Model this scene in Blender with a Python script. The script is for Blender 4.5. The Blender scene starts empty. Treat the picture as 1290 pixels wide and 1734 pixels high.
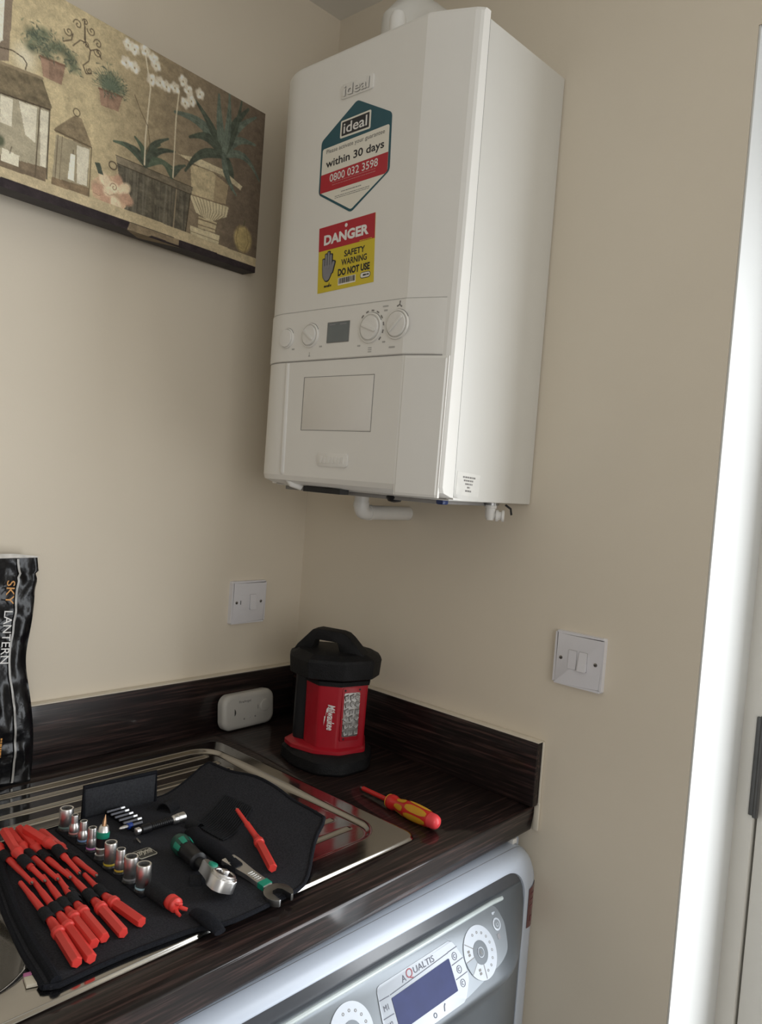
import bpy, bmesh, math, random
import numpy as np
from mathutils import Vector, Matrix

random.seed(7)
RNG = np.random.default_rng(7)
S = bpy.context.scene
COL = S.collection
PI = math.pi

# ------------------------------------------------------------------ camera
cam_d = bpy.data.cameras.new('camera')
cam = bpy.data.objects.new('camera', cam_d)
COL.objects.link(cam)
cam_d.sensor_fit = 'VERTICAL'
cam_d.sensor_height = 36.0
cam_d.lens = 1347.45 / 1734 * 36.0
cam_d.clip_start = 0.02
_r = Vector((0.6797, -0.7297, 0.0740)); _d = Vector((0.0178, -0.0844, -0.9963)); _f = Vector((0.7333, 0.6785, -0.0444))
M = Matrix.Identity(4)
for i in range(3):
    M[i][0] = _r[i]; M[i][1] = -_d[i]; M[i][2] = -_f[i]
M[0][3], M[1][3], M[2][3] = -1.1507, -1.2845, 1.4215
cam.matrix_world = M
S.camera = cam

# ------------------------------------------------------------------ light
S.view_settings.view_transform = 'Standard'
S.view_settings.look = 'None'
S.view_settings.gamma = 1.0
S.view_settings.use_curve_mapping = False
S.view_settings.exposure = 0.08

WORLD_COL = (1.0, 0.97, 0.92); WORLD_STR = 0.27
DOOR_W = 18.0
BACK_W = 15.0
w = bpy.data.worlds.new('daylight'); S.world = w; w.use_nodes = True
bg = w.node_tree.nodes['Background']
bg.inputs[0].default_value = WORLD_COL + (1,); bg.inputs[1].default_value = WORLD_STR


def area(name, loc, rot, sx, sy, power, col):
    l = bpy.data.lights.new(name, 'AREA'); l.shape = 'RECTANGLE'; l.size = sx; l.size_y = sy
    l.energy = power; l.color = col
    o = bpy.data.objects.new(name, l); o.location = loc; o.rotation_euler = rot; COL.objects.link(o)
    return o


# daylight through the glazed back door in the right-hand wall, and through the kitchen window behind the camera
area('door_daylight', (0.172, -1.36, 1.04), (0, PI / 2, 0), 1.56, 0.66, DOOR_W, (0.93, 0.965, 1.0))
area('window_daylight', (-1.7, -3.0, 1.55), (-PI / 2, 0, PI), 1.5, 1.1, BACK_W, (1.0, 0.985, 0.96))


# ------------------------------------------------------------------ materials
def lin(c):
    return tuple(((v / 255) / 12.92 if v / 255 <= 0.04045 else ((v / 255 + 0.055) / 1.055) ** 2.4) for v in c)


MATS = {}


def mat(name, col, rough=0.5, metal=0.0, var=0.06, scale=40.0, bump=0.0, bscale=200.0, coat=0.0, spec=0.5, emit=None):
    if name in MATS:
        return MATS[name]
    m = bpy.data.materials.new(name); m.use_nodes = True
    nt = m.node_tree; b = nt.nodes['Principled BSDF']
    tc = nt.nodes.new('ShaderNodeTexCoord')
    nz = nt.nodes.new('ShaderNodeTexNoise'); nz.inputs['Scale'].default_value = scale; nz.inputs['Detail'].default_value = 4
    nt.links.new(tc.outputs['Object'], nz.inputs['Vector'])
    rp = nt.nodes.new('ShaderNodeValToRGB')
    rp.color_ramp.elements[0].position = 0.3; rp.color_ramp.elements[1].position = 0.7
    rp.color_ramp.elements[0].color = tuple(max(0, c * (1 - var)) for c in col) + (1,)
    rp.color_ramp.elements[1].color = tuple(min(1, c * (1 + var)) for c in col) + (1,)
    nt.links.new(nz.outputs['Fac'], rp.inputs['Fac']); nt.links.new(rp.outputs['Color'], b.inputs['Base Color'])
    b.inputs['Roughness'].default_value = rough; b.inputs['Metallic'].default_value = metal
    b.inputs['Specular IOR Level'].default_value = spec
    b.inputs['Coat Weight'].default_value = coat; b.inputs['Coat Roughness'].default_value = 0.08
    if bump > 0:
        n2 = nt.nodes.new('ShaderNodeTexNoise'); n2.inputs['Scale'].default_value = bscale; n2.inputs['Detail'].default_value = 3
        nt.links.new(tc.outputs['Object'], n2.inputs['Vector'])
        bp = nt.nodes.new('ShaderNodeBump'); bp.inputs['Strength'].default_value = bump; bp.inputs['Distance'].default_value = 0.002
        nt.links.new(n2.outputs['Fac'], bp.inputs['Height']); nt.links.new(bp.outputs['Normal'], b.inputs['Normal'])
    if emit:
        b.inputs['Emission Color'].default_value = emit + (1,); b.inputs['Emission Strength'].default_value = 1
    MATS[name] = m
    return m


def wood(name, along, rough=0.55, spec=0.15, coat=0.6):
    m = bpy.data.materials.new(name); m.use_nodes = True
    nt = m.node_tree; b = nt.nodes['Principled BSDF']
    tc = nt.nodes.new('ShaderNodeTexCoord')
    mp = nt.nodes.new('ShaderNodeMapping')
    mp.inputs['Scale'].default_value = (8, 230, 230) if along == 'x' else (230, 8, 230)
    nt.links.new(tc.outputs['Object'], mp.inputs['Vector'])
    nz = nt.nodes.new('ShaderNodeTexNoise'); nz.inputs['Scale'].default_value = 1.0; nz.inputs['Detail'].default_value = 5; nz.inputs['Roughness'].default_value = 0.6
    nt.links.new(mp.outputs['Vector'], nz.inputs['Vector'])
    rp = nt.nodes.new('ShaderNodeValToRGB')
    e = rp.color_ramp.elements
    e[0].position = 0.36; e[0].color = (0.006, 0.004, 0.004, 1)
    e[1].position = 0.68; e[1].color = (0.066, 0.036, 0.031, 1)
    k = e.new(0.52); k.color = (0.016, 0.0095, 0.009, 1)
    nt.links.new(nz.outputs['Fac'], rp.inputs['Fac']); nt.links.new(rp.outputs['Color'], b.inputs['Base Color'])
    b.inputs['Roughness'].default_value = rough; b.inputs['Specular IOR Level'].default_value = spec; b.inputs['Coat Weight'].default_value = coat; b.inputs['Coat Roughness'].default_value = 0.08
    bp = nt.nodes.new('ShaderNodeBump'); bp.inputs['Strength'].default_value = 0.12; bp.inputs['Distance'].default_value = 0.001
    nt.links.new(nz.outputs['Fac'], bp.inputs['Height']); nt.links.new(bp.outputs['Normal'], b.inputs['Normal'])
    return m


def steel(name, col, rough, stretch):
    m = bpy.data.materials.new(name); m.use_nodes = True
    nt = m.node_tree; b = nt.nodes['Principled BSDF']
    tc = nt.nodes.new('ShaderNodeTexCoord'); mp = nt.nodes.new('ShaderNodeMapping'); mp.inputs['Scale'].default_value = stretch
    nt.links.new(tc.outputs['Object'], mp.inputs['Vector'])
    nz = nt.nodes.new('ShaderNodeTexNoise'); nz.inputs['Scale'].default_value = 1; nz.inputs['Detail'].default_value = 4
    nt.links.new(mp.outputs['Vector'], nz.inputs['Vector'])
    mr = nt.nodes.new('ShaderNodeMapRange'); mr.inputs['To Min'].default_value = rough * 0.7; mr.inputs['To Max'].default_value = rough * 1.4
    nt.links.new(nz.outputs['Fac'], mr.inputs['Value']); nt.links.new(mr.outputs['Result'], b.inputs['Roughness'])
    b.inputs['Base Color'].default_value = col + (1,); b.inputs['Metallic'].default_value = 1.0
    return m


WALL = mat('cream_wall_paint', (0.765, 0.69, 0.568), 0.75, var=0.012, scale=6, bump=0.05, bscale=350, spec=0.3)
REVEAL = mat('white_reveal_paint', (0.66, 0.665, 0.65), 0.55, var=0.01, scale=8, bump=0.03, bscale=200)
CEIL = mat('white_ceiling_paint', (0.80, 0.78, 0.73), 0.8, var=0.01, scale=6)
FLOOR = mat('grey_floor_vinyl', (0.30, 0.28, 0.26), 0.5, var=0.15, scale=5)
DOORP = mat('white_door_paint', (0.74, 0.72, 0.67), 0.45, var=0.02, scale=10)
CASE = mat('boiler_white_enamel', (0.72, 0.71, 0.67), 0.40, var=0.01, scale=12, bump=0.02, bscale=500)
COVER = mat('boiler_white_plastic', (0.80, 0.785, 0.745), 0.42, var=0.012, scale=12, bump=0.03, bscale=600)
KNOB = mat('knob_white_plastic', (0.78, 0.765, 0.73), 0.35, var=0.01)
PIPEW = mat('pipe_white_plastic', (0.80, 0.79, 0.76), 0.35, var=0.02)
LCD = mat('grey_lcd', (0.155, 0.175, 0.18), 0.25, var=0.05)
DARK = mat('dark_shadow_gap', (0.02, 0.02, 0.02), 0.7)
LINE = mat('grey_print_and_shade', (0.22, 0.21, 0.20), 0.6)
LINELT = mat('pale_grey_print_and_shade', (0.45, 0.44, 0.42), 0.6)
BLACKP = mat('black_plastic', (0.010, 0.010, 0.012), 0.42, var=0.2, spec=0.35)
RUBBER = mat('black_rubber', (0.007, 0.007, 0.008), 0.6, var=0.3, scale=60, bump=0.5, bscale=400, spec=0.25)
FABRIC = mat('black_fabric', (0.026, 0.027, 0.033), 0.92, var=0.35, scale=500, bump=0.35, bscale=900, spec=0.22)
FABRIC2 = mat('black_binding_fabric', (0.009, 0.010, 0.014), 0.9, var=0.35, scale=500, bump=0.4, bscale=700, spec=0.2)
PANELF = mat('charcoal_flap_fabric', (0.034, 0.036, 0.042), 0.8, var=0.25, scale=300, bump=0.4, bscale=800, spec=0.25)
ELASTIC = mat('black_elastic', (0.014, 0.015, 0.018), 0.85, var=0.3, scale=400, bump=0.5, bscale=500, spec=0.25)
RED = mat('red_insulation', (0.74, 0.052, 0.042), 0.42, var=0.06, scale=30)
REDD = mat('red_lantern_plastic', (0.38, 0.009, 0.020), 0.32, var=0.04)
REDS = mat('red_screwdriver', (0.58, 0.022, 0.020), 0.32, var=0.05)
REDCAP = mat('red_driver_cap', (0.80, 0.06, 0.07), 0.35, var=0.05)
YEL = mat('yellow_grip', (0.60, 0.30, 0.015), 0.5, var=0.08)
CHROME = steel('satin_chrome', (0.78, 0.77, 0.76), 0.34, (60, 60, 60))
BCHROME = steel('black_chrome', (0.055, 0.055, 0.06), 0.38, (60, 60, 60))
CHROMED = steel('dark_chrome', (0.30, 0.30, 0.30), 0.3, (60, 60, 60))
COPPER = steel('bronze_bit', (0.50, 0.30, 0.17), 0.32, (60, 60, 60))
STEEL = steel('stainless_steel', (0.47, 0.455, 0.43), 0.13, (6, 400, 6))
GREEN = mat('green_plastic', (0.01, 0.26, 0.17), 0.4)
GREEND = mat('dark_green_plastic', (0.012, 0.07, 0.05), 0.45)
SEAL = mat('white_sealant', (0.74, 0.68, 0.57), 0.5, var=0.04)
PLATE = mat('switch_white_plastic', (0.76, 0.75, 0.78), 0.35, var=0.008)
SCREW = steel('screw_metal', (0.30, 0.29, 0.28), 0.35, (50, 50, 50))
WASHW = mat('washer_white_sky_tint', (0.52, 0.58, 0.68), 0.30, var=0.01)  # the sky light's blue tint is put into this white
WASHS = mat('washer_silver', (0.105, 0.12, 0.135), 0.36, metal=0.35, var=0.02)
WASHP = mat('washer_pale_silver', (0.215, 0.24, 0.265), 0.32, metal=0.3, var=0.02)
WASHD = mat('washer_dark_gloss', (0.055, 0.060, 0.070), 0.22, var=0.05)
BEZEL = mat('washer_bezel_white', (0.50, 0.545, 0.61), 0.3, var=0.01)
SCREEN = mat('washer_screen_navy', (0.022, 0.032, 0.125), 0.35, var=0.1, spec=0.15)
PRINTD = mat('dark_blue_print', (0.06, 0.065, 0.10), 0.5)
PRINTR = mat('red_print', (0.30, 0.03, 0.05), 0.5)
MAROON = mat('maroon_gloss_label', (0.10, 0.012, 0.018), 0.2)
BAG = mat('black_gloss_film', (0.005, 0.005, 0.006), 0.22, var=0.2, scale=30, bump=0.35, bscale=70, spec=0.3)
BAGSEAM = mat('silver_seam_film', (0.36, 0.35, 0.33), 0.3, var=0.3, scale=60)
CLEARF = mat('pale_crimped_film', (0.60, 0.57, 0.52), 0.25, var=0.2, scale=80)
ALARM = mat('alarm_white_plastic', (0.50, 0.48, 0.44), 0.45, var=0.01)
TEAL = mat('sticker_teal', (0.012, 0.085, 0.115), 0.4, var=0.03)
SWHITE = mat('sticker_white', (0.80, 0.77, 0.68), 0.4, var=0.01)
SRED = mat('sticker_red', (0.45, 0.018, 0.035), 0.4, var=0.03)
SYEL = mat('sticker_yellow', (0.66, 0.52, 0.035), 0.4, var=0.03)
SBLACK = mat('sticker_black', (0.014, 0.015, 0.022), 0.4)
SGREY = mat('sticker_grey', (0.23, 0.23, 0.25), 0.4)
WTEXT = mat('white_print', (0.80, 0.79, 0.77), 0.45)
ORANGE = mat('orange_print', (0.62, 0.28, 0.05), 0.4)
WOODX = wood('dark_wenge_laminate', 'x')
WOODY = wood('dark_wenge_upstand_side', 'y', 0.5, 0.2, 0.3)
WOODU = wood('dark_wenge_upstand', 'x', 0.40, 0.5, 0.4)
BLUEP = mat('blue_plastic', (0.01, 0.05, 0.30), 0.4)



# ------------------------------------------------------------------ helpers
def tag(o, label=None, cat=None, group=None, kind=None):
    if label: o['label'] = label
    if cat: o['category'] = cat
    if group: o['group'] = group
    if kind: o['kind'] = kind
    return o


ROOT = {}


def thing(name, loc, label, cat, group=None):
    o = bpy.data.objects.new(name, None); COL.objects.link(o); o.location = loc
    o.empty_display_size = 0.02
    ROOT[o.name] = Vector(loc)
    return tag(o, label, cat, group)


def off(parent):
    while parent is not None:
        if parent.name in ROOT: return ROOT[parent.name]
        parent = parent.parent
    return Vector((0, 0, 0))


class MB:
    def __init__(s): s.bm = bmesh.new()

    def face(s, vs):
        try: return s.bm.faces.new(vs)
        except ValueError: return None

    def loft(s, rings, closed=True, cap0=True, cap1=True):
        R = [[s.bm.verts.new(p) for p in r] for r in rings]
        n = len(R[0])
        for a, b in zip(R, R[1:]):
            for i in range(n if closed else n - 1):
                j = (i + 1) % n
                s.face([a[i], a[j], b[j], b[i]])
        if cap0: s.face(R[0][::-1])
        if cap1: s.face(R[-1])
        return s

    def box(s, x0, x1, y0, y1, z0, z1, bev=0.0, seg=2, keep=None):
        b = bmesh.new()
        bmesh.ops.create_cube(b, size=1)
        for v in b.verts:
            v.co = Vector(((x0 + x1) / 2 + v.co.x * (x1 - x0), (y0 + y1) / 2 + v.co.y * (y1 - y0), (z0 + z1) / 2 + v.co.z * (z1 - z0)))
        if bev > 0:
            bmesh.ops.bevel(b, geom=list(b.edges), offset=bev, segments=seg, affect='EDGES', profile=0.5)
        s.merge(b)
        return s

    def merge(s, b):
        me = bpy.data.meshes.new('tmp'); b.to_mesh(me); b.free(); s.bm.from_mesh(me); bpy.data.meshes.remove(me)

    def lathe(s, p, d, prof, n=24, rot=0.0, up=None, ends=True):
        p = Vector(p); d = Vector(d).normalized()
        a = Vector(up) if up else (Vector((0, 0, 1)) if abs(d.z) < 0.9 else Vector((1, 0, 0)))
        u = d.cross(a).normalized(); v = d.cross(u).normalized()
        rings = []
        for t, r in prof:
            rings.append([p + d * t + (u * math.cos(rot + 2 * PI * i / n) + v * math.sin(rot + 2 * PI * i / n)) * max(r, 1e-5) for i in range(n)])
        return s.loft(rings, True, ends, ends)

    def tube(s, pts, r, n=10, caps=True):
        pts = [Vector(p) for p in pts]; rs = r if isinstance(r, (list, tuple)) else [r] * len(pts)
        rings = []; u = None
        for i, p in enumerate(pts):
            t = (pts[min(i + 1, len(pts) - 1)] - pts[max(i - 1, 0)]).normalized()
            if u is None:
                a = Vector((0, 0, 1)) if abs(t.z) < 0.9 else Vector((1, 0, 0))
                u = t.cross(a).normalized()
            else:
                u = (u - t * u.dot(t)).normalized()
            v = t.cross(u)
            rings.append([p + (u * math.cos(2 * PI * k / n) + v * math.sin(2 * PI * k / n)) * rs[i] for k in range(n)])
        return s.loft(rings, True, caps, caps)

    def prism(s, F, poly, c0, c1, bev=0.0, seg=2):
        b = bmesh.new()
        lo = [b.verts.new(F(x, y, c0)) for x, y in poly]; hi = [b.verts.new(F(x, y, c1)) for x, y in poly]
        n = len(poly)
        top = b.faces.new(hi); b.faces.new(lo[::-1])
        for i in range(n):
            j = (i + 1) % n
            b.faces.new([lo[i], lo[j], hi[j], hi[i]])
        if bev > 0:
            bmesh.ops.bevel(b, geom=list(top.edges), offset=bev, segments=seg, affect='EDGES', profile=0.5)
        s.merge(b)
        return s

    def build(s, name, m, parent=None, smooth=True, angle=35, label=None, kind=None, mods=None):
        bm = s.bm
        bmesh.ops.recalc_face_normals(bm, faces=list(bm.faces))
        o0 = off(parent)
        for v in bm.verts: v.co -= o0
        ca = math.radians(angle)
        for f in bm.faces: f.smooth = smooth
        for e in bm.edges:
            if len(e.link_faces) == 2 and e.calc_face_angle(0) > ca: e.smooth = False
        me = bpy.data.meshes.new(name); bm.to_mesh(me); bm.free()
        me.materials.append(m)
        o = bpy.data.objects.new(name, me); COL.objects.link(o)
        if parent: o.parent = parent
        if label: o['label'] = label
        if kind: o['kind'] = kind
        return o


class Frame:
    """plane in the world: origin, right and up vectors; c goes out along the normal"""
    def __init__(s, o, r, u):
        s.o = Vector(o); s.r = Vector(r).normalized(); s.u = Vector(u); s.u = (s.u - s.r * s.u.dot(s.r)).normalized(); s.n = s.r.cross(s.u)

    def __call__(s, a, b, c=0.0): return s.o + s.r * a + s.u * b + s.n * c

    def turned(s, a, b, ang, c=0.0):
        return Frame(s(a, b, c), s.r * math.cos(ang) + s.u * math.sin(ang), s.u * math.cos(ang) - s.r * math.sin(ang))


def rrect(x0, x1, y0, y1, r, n=6):
    out = []
    for cx, cy, a0 in ((x1 - r, y0 + r, -PI / 2), (x1 - r, y1 - r, 0), (x0 + r, y1 - r, PI / 2), (x0 + r, y0 + r, PI)):
        for i in range(n + 1):
            a = a0 + PI / 2 * i / n
            out.append((cx + r * math.cos(a), cy + r * math.sin(a)))
    return out


def roundpoly(P, r, n=5):
    out = []
    m = len(P)
    for i in range(m):
        p = Vector(P[i]).to_2d() if len(P[i]) > 2 else Vector(P[i]); a = Vector(P[i - 1]); b = Vector(P[(i + 1) % m])
        da = (a - p).normalized(); db = (b - p).normalized()
        q0 = p + da * r; q1 = p + db * r
        for k in range(n + 1):
            t = k / n
            q = q0 * (1 - t) ** 2 + p * 2 * t * (1 - t) + q1 * t * t
            out.append((q.x, q.y))
    return out


def circle(cx, cy, r, n=32, a0=0, a1=2 * PI, full=True):
    k = n if full else n + 1
    return [(cx + r * math.cos(a0 + (a1 - a0) * i / n), cy + r * math.sin(a0 + (a1 - a0) * i / n)) for i in range(k)]


def sector(cx, cy, r0, r1, a0, a1, n=16):
    return circle(cx, cy, r1, n, a0, a1, False) + circle(cx, cy, r0, n, a0, a1, False)[::-1]


def text(name, body, F, cx, cy, w, h, m, parent, c=0.0004, ext=0.0002, bold=0.0, ang=0.0, shear=0.0):
    cu = bpy.data.curves.new('t', 'FONT'); cu.body = body; cu.size = 1; cu.extrude = 0.0; cu.offset = bold; cu.shear = shear
    cu.resolution_u = 3
    to = bpy.data.objects.new('t', cu); COL.objects.link(to)
    dg = bpy.context.evaluated_depsgraph_get()
    me = bpy.data.meshes.new_from_object(to.evaluated_get(dg))
    bpy.data.objects.remove(to); bpy.data.curves.remove(cu)
    n = len(me.vertices); co = np.empty(n * 3, np.float32); me.vertices.foreach_get('co', co); co = co.reshape(-1, 3)
    lo = co.min(0); hi = co.max(0); sz = np.maximum(hi - lo, 1e-6)
    sx = w / sz[0]; sy = (h / sz[1]) if h else sx
    G = F.turned(cx, cy, ang) if ang else Frame(F(cx, cy), F.r, F.u)
    o0 = off(parent)
    me.name = name
    for v in me.vertices:
        p = G((v.co.x - (lo[0] + hi[0]) / 2) * sx, (v.co.y - (lo[1] + hi[1]) / 2) * sy, c)
        v.co = p - o0
    me.materials.clear(); me.materials.append(m)
    o = bpy.data.objects.new(name, me); COL.objects.link(o)
    if parent: o.parent = parent
    return o


def plate(name, F, poly, m, parent, c0=0.0, c1=0.0004, bev=0.0, label=None):
    return MB().prism(F, poly, c0, c1, bev).build(name, m, parent, smooth=bev > 0, label=label)


def front(x):  # the worktop's front edge runs very slightly off the wall line
    return -(0.6165 - 0.027 * x)


ZW = 0.90
# ------------------------------------------------------------------ room shell
tag(MB().box(-3.2, 0.23, 0, 0.12, 0, 2.37).build('wall_left', WALL, smooth=False), kind='structure')
wr = MB()
wr.box(0, 0.23, -0.862, 0.0, 0, 2.37)
wr.box(0, 0.23, -1.86, -0.862, 2.083, 2.37)
wr.box(0, 0.23, -3.2, -1.86, 0, 2.37)
tag(wr.build('wall_right', WALL, smooth=False), kind='structure')
tag(MB().box(-3.2, 0.23, -3.2, 0.12, 2.37, 2.45).build('ceiling', CEIL, smooth=False), kind='structure')
tag(MB().box(-3.2, 0.6, -3.2, 0.12, -0.06, 0).build('floor', FLOOR, smooth=False), kind='structure')
rv = MB()
rv.box(0.0008, 0.205, -0.8655, -0.862, 0, 2.083, 0.0012)
rv.box(0.0008, 0.205, -1.86, -0.8655, 2.0795, 2.083, 0.0008)
tag(rv.build('trim_1', REVEAL), kind='structure')
fr = MB()
fr.box(0.203, 0.275, -0.894, -0.862, 0, 2.08, 0.002)
fr.box(0.203, 0.275, -1.86, -1.828, 0, 2.08, 0.002)
fr.box(0.203, 0.275, -1.828, -0.894, 2.045, 2.08, 0.002)
tag(fr.build('trim_2', DOORP), kind='structure')
dl = bpy.data.objects.new('door_1', None); COL.objects.link(dl); dl.location = (0.225, -0.897, 0); ROOT['door_1'] = Vector((0.225, -0.897, 0)); tag(dl, kind='structure')
lf = MB()
lf.box(0.208, 0.262, -1.000, -0.8985, 0.01, 2.04, 0.002)
lf.box(0.208, 0.262, -1.825, -1.725, 0.01, 2.04, 0.002)
lf.box(0.208, 0.262, -1.725, -1.000, 0.01, 0.22, 0.002)
lf.box(0.208, 0.262, -1.725, -1.000, 1.99, 2.04, 0.002)
lf.build('door_leaf', DOORP, dl)
MB().box(0.232, 0.238, -1.725, -1.0, 0.22, 1.99).build('pane', mat('glowing_frosted_pane', (0.6, 0.62, 0.64), 0.4, emit=(0.80, 0.86, 0.92)), dl, label='frosted glass pane with an added glow standing for daylight')  # the pane's own glow is added to stand for daylight outside
hg = MB()
hg.box(0.2005, 0.2085, -0.8968, -0.8862, 0.922, 1.083, 0.002)
hg.lathe((0.2005, -0.8975, 0.921), (0, 0, 1), [(0, .0045), (.164, .0045)], 12)
hg.build('hinge', mat('dull_grey_metal', (0.12, 0.12, 0.12), 0.4, metal=0.8), dl, label='dark grey metal hinge')

# ------------------------------------------------------------------ worktop, upstands, cabinet
wt = MB()
prof = [(0, .90), ]
xs = np.linspace(-2.6, -0.0005, 14)
rings = []
for x in xs:
    f = front(x)
    ra_, rb_ = 0.125, 0.0032
    NA = math.radians(15); k4 = math.sin(NA); c4 = math.cos(NA)
    r = [(x, -0.001, 0.90)]
    y0_ = f + ra_ * k4 + rb_ * (1 - k4)
    r.append((x, y0_, 0.90))
    for k in range(1, 9):                       # gentle fall, then a tight nose
        a = NA * k / 8
        r.append((x, y0_ - ra_ * math.sin(a), 0.90 - ra_ + ra_ * math.cos(a)))
    p_, q2_ = r[-2], r[-1]; r.insert(-1, (x, p_[1] + (q2_[1] - p_[1]) * .9, p_[2] + (q2_[2] - p_[2]) * .9))
    zc = 0.90 - ra_ + ra_ * c4
    for k in range(1, 7):
        a = NA + (PI / 2 + .16 - NA) * k / 6
        r.append((x, f + rb_ - rb_ * math.sin(a), zc - rb_ * c4 + rb_ * math.cos(a)))
    e_y, e_z = r[-1][1], r[-1][2]
    for q_ in (0.02, 0.05, 0.5, 0.93, 0.98):    # keeps the shading of the front face flat
        r.append((x, e_y + (f + 0.0045 - e_y) * q_, e_z + (0.858 - e_z) * q_))
    for k in range(0, 5):
        a = PI / 2 * k / 4
        r.append((x, f + 0.0105 - 0.006 * math.cos(a), 0.858 - 0.006 * math.sin(a)))
    r.append((x, -0.001, 0.852))
    rings.append(r)
wt.loft(rings)
SINK_X0, SINK_X1 = -1.27, -0.252
# opening in the worktop for the bowl is hidden by the sink; the worktop is one continuous slab around it
wto = wt.build('worktop', WOODX)
tag(wto, 'dark wenge wood-effect kitchen worktop under the steel sink', 'worktop')
# cut the bowl hole
cut = MB().box(-1.250, -0.268, -0.556, -0.090, 0.80, 0.95).build('cutter', DARK)
bo = wto.modifiers.new('hole', 'BOOLEAN'); bo.operation = 'DIFFERENCE'; bo.object = cut; bo.solver = 'EXACT'
dg = bpy.context.evaluated_depsgraph_get()
me = bpy.data.meshes.new_from_object(wto.evaluated_get(dg))
wto.modifiers.clear(); old = wto.data; wto.data = me; me.name = 'worktop'; bpy.data.objects.remove(cut)

u = thing('upstand', (-1.3, -0.01, ZW), 'long dark wood-effect upstand along the wall under the flower canvas', 'upstand')
MB().box(-2.6, -0.021, -0.020, -0.0005, ZW + .0003, 1.006, 0.0015).build('board', WOODU, u)
MB().box(-2.6, -0.012, -0.018, -0.0005, 1.006, 1.0078, 0.0006).build('sealant', SEAL, u, label='thin white sealant line')
u = thing('upstand', (-0.01, -0.31, ZW), 'short dark wood-effect upstand below the double switch, by the red screwdriver', 'upstand')
MB().box(-0.020, -0.0005, -0.6235, -0.0005, ZW + .0003, 1.006, 0.0015).build('board', WOODY, u)
sl = MB()
sl.box(-0.018, -0.0005, -0.6235, -0.02, 1.006, 1.0076, 0.0006)
sl.box(-0.0060, -0.0005, -0.6262, -0.6237, ZW, 1.007, 0.0008)
sl.box(-0.006, -0.0005, -0.6275, -0.6175, 0.858, 0.905, 0.002)
sl.build('sealant', SEAL, u, label='thin white sealant line')

cb = thing('base_cabinet', (-1.6, -0.3, 0), 'white base cabinet under the sink, left of the washing machine', 'cabinet')
MB().box(-2.6, -0.755, -0.56, -0.01, 0.12, 0.70, 0.001).box(-2.6, -0.755, -0.50, -0.03, 0.0, 0.12).box(-2.6, -2.58, -0.56, -0.01, .70, .8515).box(-0.775, -0.755, -0.56, -0.01, .70, .8515).box(-2.58, -0.775, -0.56, -0.545, .70, .8515).build('carcass', mat('cabinet_white', (0.7, 0.68, 0.64), 0.45), cb)
for x0 in (-1.25, -1.74, -2.23):
    d = MB().box(x0, x0 + 0.485, -0.582, -0.5605, 0.13, 0.845, 0.002).build('door', MATS['cabinet_white'], cb)
    MB().tube([(x0 + 0.44, -0.582, 0.70), (x0 + 0.44, -0.606, 0.70), (x0 + 0.44, -0.606, 0.80), (x0 + 0.44, -0.582, 0.80)], 0.005).build('handle', CHROME, d)

# ------------------------------------------------------------------ stainless sink
def sstep(a, b, x):
    t = np.clip((x - a) / (b - a), 0, 1); return t * t * (3 - 2 * t)


def rr_sd(x, y, x0, x1, y0, y1, r):
    qx = np.abs(x - (x0 + x1) / 2) - ((x1 - x0) / 2 - r); qy = np.abs(y - (y0 + y1) / 2) - ((y1 - y0) / 2 - r)
    return np.hypot(np.maximum(qx, 0), np.maximum(qy, 0)) + np.minimum(np.maximum(qx, qy), 0) - r


SX0, SX1, SY0, SY1 = -1.27, -0.252, -0.582, -0.0765
RIDGES = [-0.127 - 0.0365 * k for k in range(11)]


def sink_h(X, Y):
    h = np.zeros_like(X)
    e = rr_sd(X, Y, SX0, SX1, SY0, SY1, 0.022)          # outer edge: rolled
    h += -0.0038 * sstep(-0.0036, 0.0, e) 
    d = rr_sd(X, Y, -0.745, -0.283, -0.540, -0.094, 0.045)
    h += -0.0055 * sstep(0.0, -0.011, d)
    d2 = rr_sd(X, Y, -0.735, -0.300, -0.522, -0.108, 0.035)
    rid = np.zeros_like(X)
    for yk in RIDGES:
        rid = np.maximum(rid, np.exp(-((Y - yk) / 0.0036) ** 2))
    rid *= sstep(-0.306, -0.316, X) * sstep(-0.735, -0.722, X)
    h += 0.0040 * rid
    b = rr_sd(X, Y, -1.165, -0.772, -0.535, -0.095, 0.085)
    h += -0.150 * sstep(-0.002, -0.030, b) - 0.004 * sstep(0.006, -0.004, b)
    return h


nx = np.concatenate([np.linspace(SX0, -0.80, 90), np.linspace(-0.7975, SX1, 230)])
ny = np.concatenate([np.linspace(SY0, SY0 + .008, 22), np.linspace(SY0 + .0095, SY1 - .007, 300), np.linspace(SY1 - .006, SY1, 12)])
X, Y = np.meshgrid(nx, ny, indexing='ij')
# round the outer corners: shrink rows near the corners
rc = 0.022
dy = np.maximum(np.maximum(SY0 + rc - Y, Y - (SY1 - rc)), 0)
inset = rc - np.sqrt(np.maximum(rc * rc - dy * dy, 0))
tt = (X - SX0) / (SX1 - SX0)
X2 = SX0 + inset + tt * (SX1 - SX0 - 2 * inset)
H = 0.9045 + sink_h(X2, Y)
Ysk = Y.copy()
fr_ = (Y - SY1) / (SY0 - SY1)
Ysk = SY1 + (Y - SY1) * (1 + 0.045 * (-X2 - 0.5))
verts = np.stack([X2, Ysk, H], -1).reshape(-1, 3)
A, B = X.shape
idx = np.arange(A * B).reshape(A, B)
q = np.stack([idx[:-1, :-1], idx[1:, :-1], idx[1:, 1:], idx[:-1, 1:]], -1).reshape(-1, 4)
me = bpy.data.meshes.new('sink')
me.vertices.add(len(verts)); me.vertices.foreach_set('co', verts.astype(np.float32).ravel())
me.loops.add(q.size); me.loops.foreach_set('vertex_index', q.ravel().astype(np.int32))
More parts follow.
